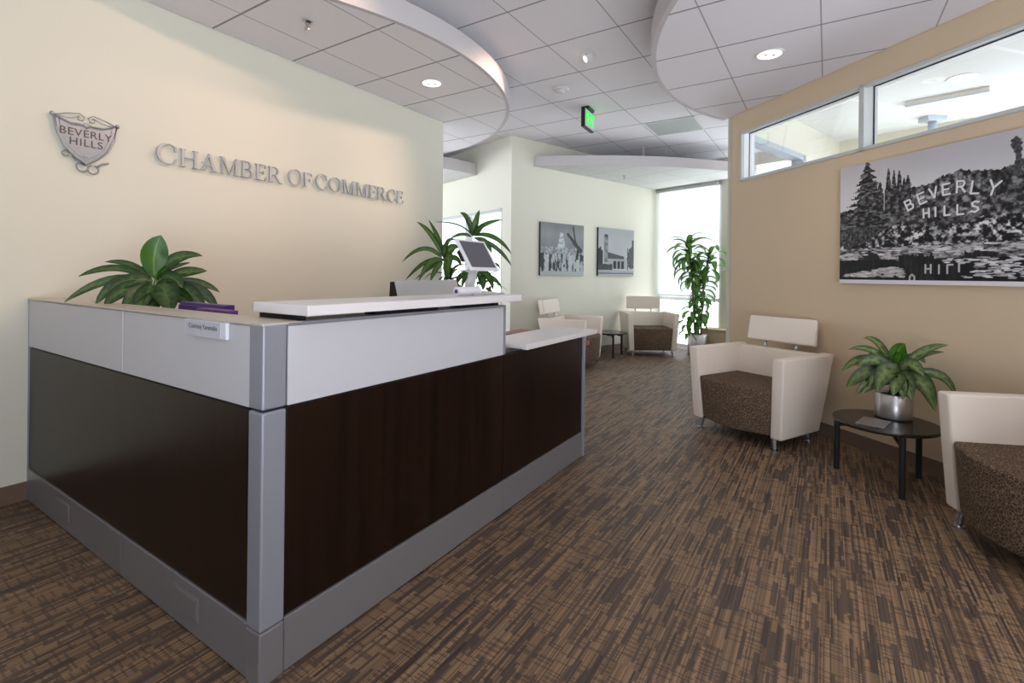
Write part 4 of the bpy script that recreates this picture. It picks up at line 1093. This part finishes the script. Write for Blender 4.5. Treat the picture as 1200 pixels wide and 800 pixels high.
# purple folders standing on the inner work surface
for name, s, t0_, t1_, h, mm, lab in (('folder', .232, .62, 1.0, .347, 'purple', 'bright purple folder standing behind the desk panel, under the plant'), ('folder', .168, .475, .72, .336, 'purple2', 'duller plum folder right of the bright purple one')):
    b = MB(); b.box(-.018, .018, 0, t1_ - t0_, 0, h); b.box(-.024, -.018, 0, t1_ - t0_, 0, h - .01)
    o = b.build(name, M[mm], None, bevel=.003); frame(o, on_desk(s, t0_, .741), A_DESK); tag(o, lab, 'folder', 'purple folders')
# monitor seen from the back
mo = empty('computer_monitor', on_desk(1.35, .60, .741), A_DESK); tag(mo, 'silver-backed computer monitor showing just above the white counter', 'monitor')
b = MB(); w2 = .262
b.hexa([(-w2, -.09, .15), (w2, -.09, .15), (w2, .05, .12), (-w2, .05, .12)], [(-w2, -.002, .437), (w2, -.002, .447), (w2, .03, .447), (-w2, .03, .437)]); b.build('housing', M['black'], mo, bevel=.004)
b = MB(); b.hexa([(-w2 + .0, -.097, .15), (w2, -.097, .15), (w2, -.091, .15), (-w2, -.091, .15)], [(-w2 + .0, -.010, .44), (w2, -.010, .449), (w2, -.003, .449), (-w2, -.003, .44)]); b.build('back_cover', M['silver_plastic'], mo, bevel=.001)
b = MB(); b.box(-.03, .03, -.03, .02, .01, .2); b.build('neck', M['black'], mo, bevel=.004)
b = MB(); b.box(-.12, .12, -.09, .09, 0, .012); b.build('foot', M['black'], mo, bevel=.004)
# tablet on a counter stand
ts = empty('tablet_stand', on_desk(1.235, .12, 1.1215), A_DESK); tag(ts, 'white tablet on an angled stand at the end of the white counter', 'tablet')
b = MB(); b.hexa([(-.17, -.085, 0), (.09, -.085, 0), (.09, .09, 0), (-.13, .09, 0)], [(-.17, -.085, .008), (.09, -.085, .008), (.085, .085, .016), (-.12, .085, .016)]); b.build('base', M['silver_plastic'], ts, bevel=.003)
b = MB(); b.tube([(-.27, -.055, .021), (-.10, -.055, .021)], .021, 20); b.build('roll', M['white_plastic'], ts, bevel=.002)
b = MB(); b.tube([(-.272, -.055, .021), (-.2705, -.055, .021)], .010, 14); b.build('roll_end', M['purple2'], ts)
b = MB(); b.hexa([(-.10, .015, .012), (-.045, .015, .012), (-.045, .035, .012), (-.10, .035, .012)], [(-.03, .03, .18), (.03, .03, .18), (.03, .045, .18), (-.03, .045, .18)]); b.build('arm', M['silver_plastic'], ts, bevel=.003)
tilt = math.atan2(.10, .158)
T4 = Matrix.Translation((0, .028, .199)) @ Matrix.Rotation(-tilt, 4, 'X')
b = MB(); b.box(-.124, .124, -.006, .006, -.094, .094, T4); tb_ = b.build('tablet_body', M['white_plastic'], ts, bevel=.004)
b = MB(); b.box(-.104, .104, -.0072, -.005, -.076, .080, T4); sc_ = b.build('screen', M['screen'], tb_)
b = MB(); b.box(-.128, -.10, .004, .022, -.03, .03, T4); b.box(-.05, .05, .006, .018, -.05, .05, T4); b.build('clamp', M['black'], ts, bevel=.002)

# ------------------------------------------------------------------ ceiling fittings
def downlight(loc, z, label, power=9):
    t = empty('recessed_downlight', (loc[0], loc[1], z)); tag(t, label, 'ceiling light', 'recessed ceiling lights')
    b = MB(); b.lathe([(.078, .003), (.078, -.004), (.088, -.006), (.094, -.002), (.094, .003)], 36); b.build('trim_ring', M['off_white'], t)
    b = MB(); b.lathe([(.0, -.001), (.077, -.002), (.077, .002), (0, .002)], 32); ln = b.build('lens', M['lamp_glow'], t)
    for sx in (-.028, .028):
        b = MB(); b.lathe([(0, -.010), (.013, -.008), (.016, -.002), (0, -.001)], 14, (sx, 0, 0)); b.build('bulb', M['lamp_reflector'], ln, smooth=True)
    add_light('downlight_beam', 'SPOT', (loc[0], loc[1], z - .03), power, SOFT, direction=(0, 0, -1), spot_size=math.radians(110), spot_blend=.8, shadow_soft_size=.07)
downlight((-.717, 4.289), HLEFT, 'recessed downlight in the round ceiling panel above the desk')
downlight((1.808, 3.491), HRIGHT, 'recessed downlight in the round ceiling panel above the right armchair', 11)
# further lights of the same lobby, out of the picture
for lx, ly, lz, pw in ((-2.3, 1.9, HLEFT, 4), (-.2, .2, HMAIN - .02, 10), (1.9, .6, HMAIN - .02, 14), (-3.0, 4.4, HLEFT, 0)):
    if pw: add_light('lobby_beam', 'SPOT', (lx, ly, lz - .03), pw, SOFT, direction=(0, 0, -1), spot_size=math.radians(115), spot_blend=.8, shadow_soft_size=.08)
sl = empty('adjustable_spotlight', (.640, 4.244, HMAIN)); tag(sl, 'small ceiling spotlight aimed at the wall lettering', 'spotlight')
aim = (LW + D1 * 1.7 + Vector((0, 0, 1.75)))
d = (aim - Vector((.640, 4.244, HMAIN - .05))).normalized()
b = MB(); b.lathe([(0, 0), (.075, 0), (.078, -.006), (.070, -.012), (0, -.014)], 28); b.build('canopy', M['off_white'], sl, smooth=False)
b = MB(); c = Vector((0, 0, -.035)); b.tube([c - d * .028, c + d * .035], .03, 20); b.build('lamp_head', M['off_white'], sl)
b = MB(); b.tube([c + d * .036, c + d * .039], .026, 20); b.build('lamp', M['lamp_warm'], sl)
add_light('letter_spot', 'SPOT', Vector((.640, 4.244, HMAIN - .035)) + d * .06, 78, WARM, direction=d, spot_size=math.radians(68), spot_blend=.95, shadow_soft_size=.03)
p2 = Vector((-.15, 2.55, HMAIN - .06)); add_light('letter_spot', 'SPOT', p2, 57, WARM, target=LW + D1 * .3 + Vector((0, 0, 1.75)), spot_size=math.radians(80), spot_blend=.95, shadow_soft_size=.03)
# smoke detector
sd = empty('smoke_detector', (.477, 5.060, HMAIN)); tag(sd, 'round white smoke detector on the ceiling between spotlight and exit sign', 'smoke detector')
b = MB(); b.lathe([(0, 0), (.085, 0), (.088, -.008), (.072, -.022), (0, -.022)], 32); b.build('base', M['off_white'], sd)
b = MB(); b.lathe([(0, -.022), (.05, -.022), (.048, -.036), (.03, -.048), (0, -.05)], 28); b.build('sensor_head', M['off_white'], sd)
b = MB(); b.lathe([(0, -.05), (.008, -.05), (.006, -.056), (0, -.058)], 10, (.015, -.01, .003)); b.build('lens', M['chrome'], sd)
# sprinklers
def sprinkler(loc, z, label, k=1.0):
    t = empty('fire_sprinkler', (loc[0], loc[1], z)); tag(t, label, 'sprinkler', 'ceiling sprinklers')
    b = MB(); b.lathe([(0, 0), (.036, 0), (.036, -.004), (.020, -.012), (0, -.012)], 24); b.build('escutcheon', M['chrome'], t)
    b = MB(); b.tube([(0, 0, -.01), (0, 0, -.022)], .011, 12); b.tube([(-.013, 0, -.018), (-.015, 0, -.04), (0, 0, -.052)], .003, 6); b.tube([(.013, 0, -.018), (.015, 0, -.04), (0, 0, -.052)], .003, 6); b.build('body', M['chrome'], t)
    b = MB(); b.tube([(0, 0, -.02), (0, 0, -.05)], .003, 8); b.build('bulb', mat('red_glass_bulb', rgb(190, 70, 60), .3), t)
    b = MB(); b.lathe([(0, -.052), (.017, -.053), (.017, -.056), (0, -.056)], 16); b.build('deflector', M['chrome'], t)
sprinkler((-1.378, 3.27), HLEFT, 'chrome fire sprinkler in the ceiling panel above the lettering wall')
sprinkler((1.72, 7.62), 1.22 + 1.586 * sz + .004, 'tiny fire sprinkler under the far ceiling panel')
# exit sign
ex = empty('exit_sign', (.846, 5.64, HMAIN), A_DESK - math.radians(-4)); tag(ex, 'hanging exit sign with green letters and black frame below the ceiling', 'sign')
# local x along the face (away from viewer), face towards -y
b = MB(); b.box(-.155, .155, -.022, .022, -.245, -.03); b.build('housing', M['black'], ex, bevel=.003)
b = MB(); b.box(-.09, .10, -.045, .045, -.032, -.001); b.build('canopy', M['black'], ex, bevel=.004)
b = MB(); b.box(-.143, .143, -.025, -.0215, -.232, -.042); b.build('face', M['exit_face'], ex)
me = xform(text_mesh('EXIT', .20, .003, spacing=1.0, bold=.006), Matrix.Translation((.022, -.0262, -.137)) @ Matrix.Rotation(PI / 2, 4, 'X') @ Matrix.Scale(.66, 4, (1, 0, 0)))
link('lettering', me, M['exit_green'], ex)
b = MB(); b.prism([(-.135, -.137), (-.108, -.112), (-.108, -.162)], -.0275, -.0245, lambda u, v, h: (u, h, v)); b.build('arrow', M['exit_green'], ex)
# return air grille
vt = empty('ceiling_vent', (2.052, 6.277, HMAIN), A_DESK); tag(vt, 'square grey air vent tile in the ceiling before the far panel', 'vent')
b = MB(); b.box(-.30, .30, -.30, .30, -.006, -.001); b.build('vent_panel', M['vent_grey'], vt)
b = MB(); b.box(-.305, .305, -.305, -.29, -.008, -.001); b.box(-.305, .305, .29, .305, -.008, -.001); b.box(-.305, -.29, -.305, .305, -.008, -.001); b.box(.29, .305, -.305, .305, -.008, -.001); b.build('vent_frame', M['off_white'], vt)

# fittings in the office behind the clerestory
def ray_at(u, v, z):
    x, y = (u - 600) / F, (v - V0) / F; c, s = math.cos(ROLL), math.sin(ROLL); x, y = c * x + s * y, -s * x + c * y
    k = (z - HC) / (-y); return Vector((x * k, k, z))
q = ray_at(1127, 91, OC)
t = empty('recessed_downlight', q); tag(t, 'round white downlight in the bright room behind the high window', 'ceiling light', 'recessed ceiling lights')
b = MB(); b.lathe([(.09, .002), (.09, -.005), (.11, -.006), (.115, .002)], 32); b.build('trim_ring', M['off_white'], t)
b = MB(); b.lathe([(0, -.001), (.09, -.002), (.09, .002), (0, .002)], 28); b.build('lens', M['lamp_glow'], t)
A_, B_ = ray_at(1062, 122, OC), ray_at(1160, 104, OC)
mid_ = (A_ + B_) / 2; dv_ = B_ - A_
t = empty('ceiling_beam', mid_, math.atan2(dv_.y, dv_.x)); tag(t, 'pale blue-grey beam across the ceiling behind the high window', 'beam')
hl = dv_.length / 2
b = MB(); b.box(-hl, hl, -.10, .10, -.045, -.001); b.build('beam_box', M['off_white'], t, bevel=.004)
b = MB(); b.box(-hl, hl, -.10, -.06, -.050, -.0455); b.build('edge_strip', M['blue_grey'], t)
q = ray_at(1093, 137, OC)
t = empty('projector_mount', (q.x, q.y, OC)); tag(t, 'grey T-shaped ceiling mount seen through the high window', 'mount')
b = MB(); b.tube([(0, 0, -.05), (0, 0, -.62)], .042, 14); b.build('pole', M['blue_grey'], t, smooth=True)
b = MB(); b.box(-.11, .11, -.07, .07, -.055, -.001); b.build('ceiling_plate', M['blue_grey'], t, bevel=.005)
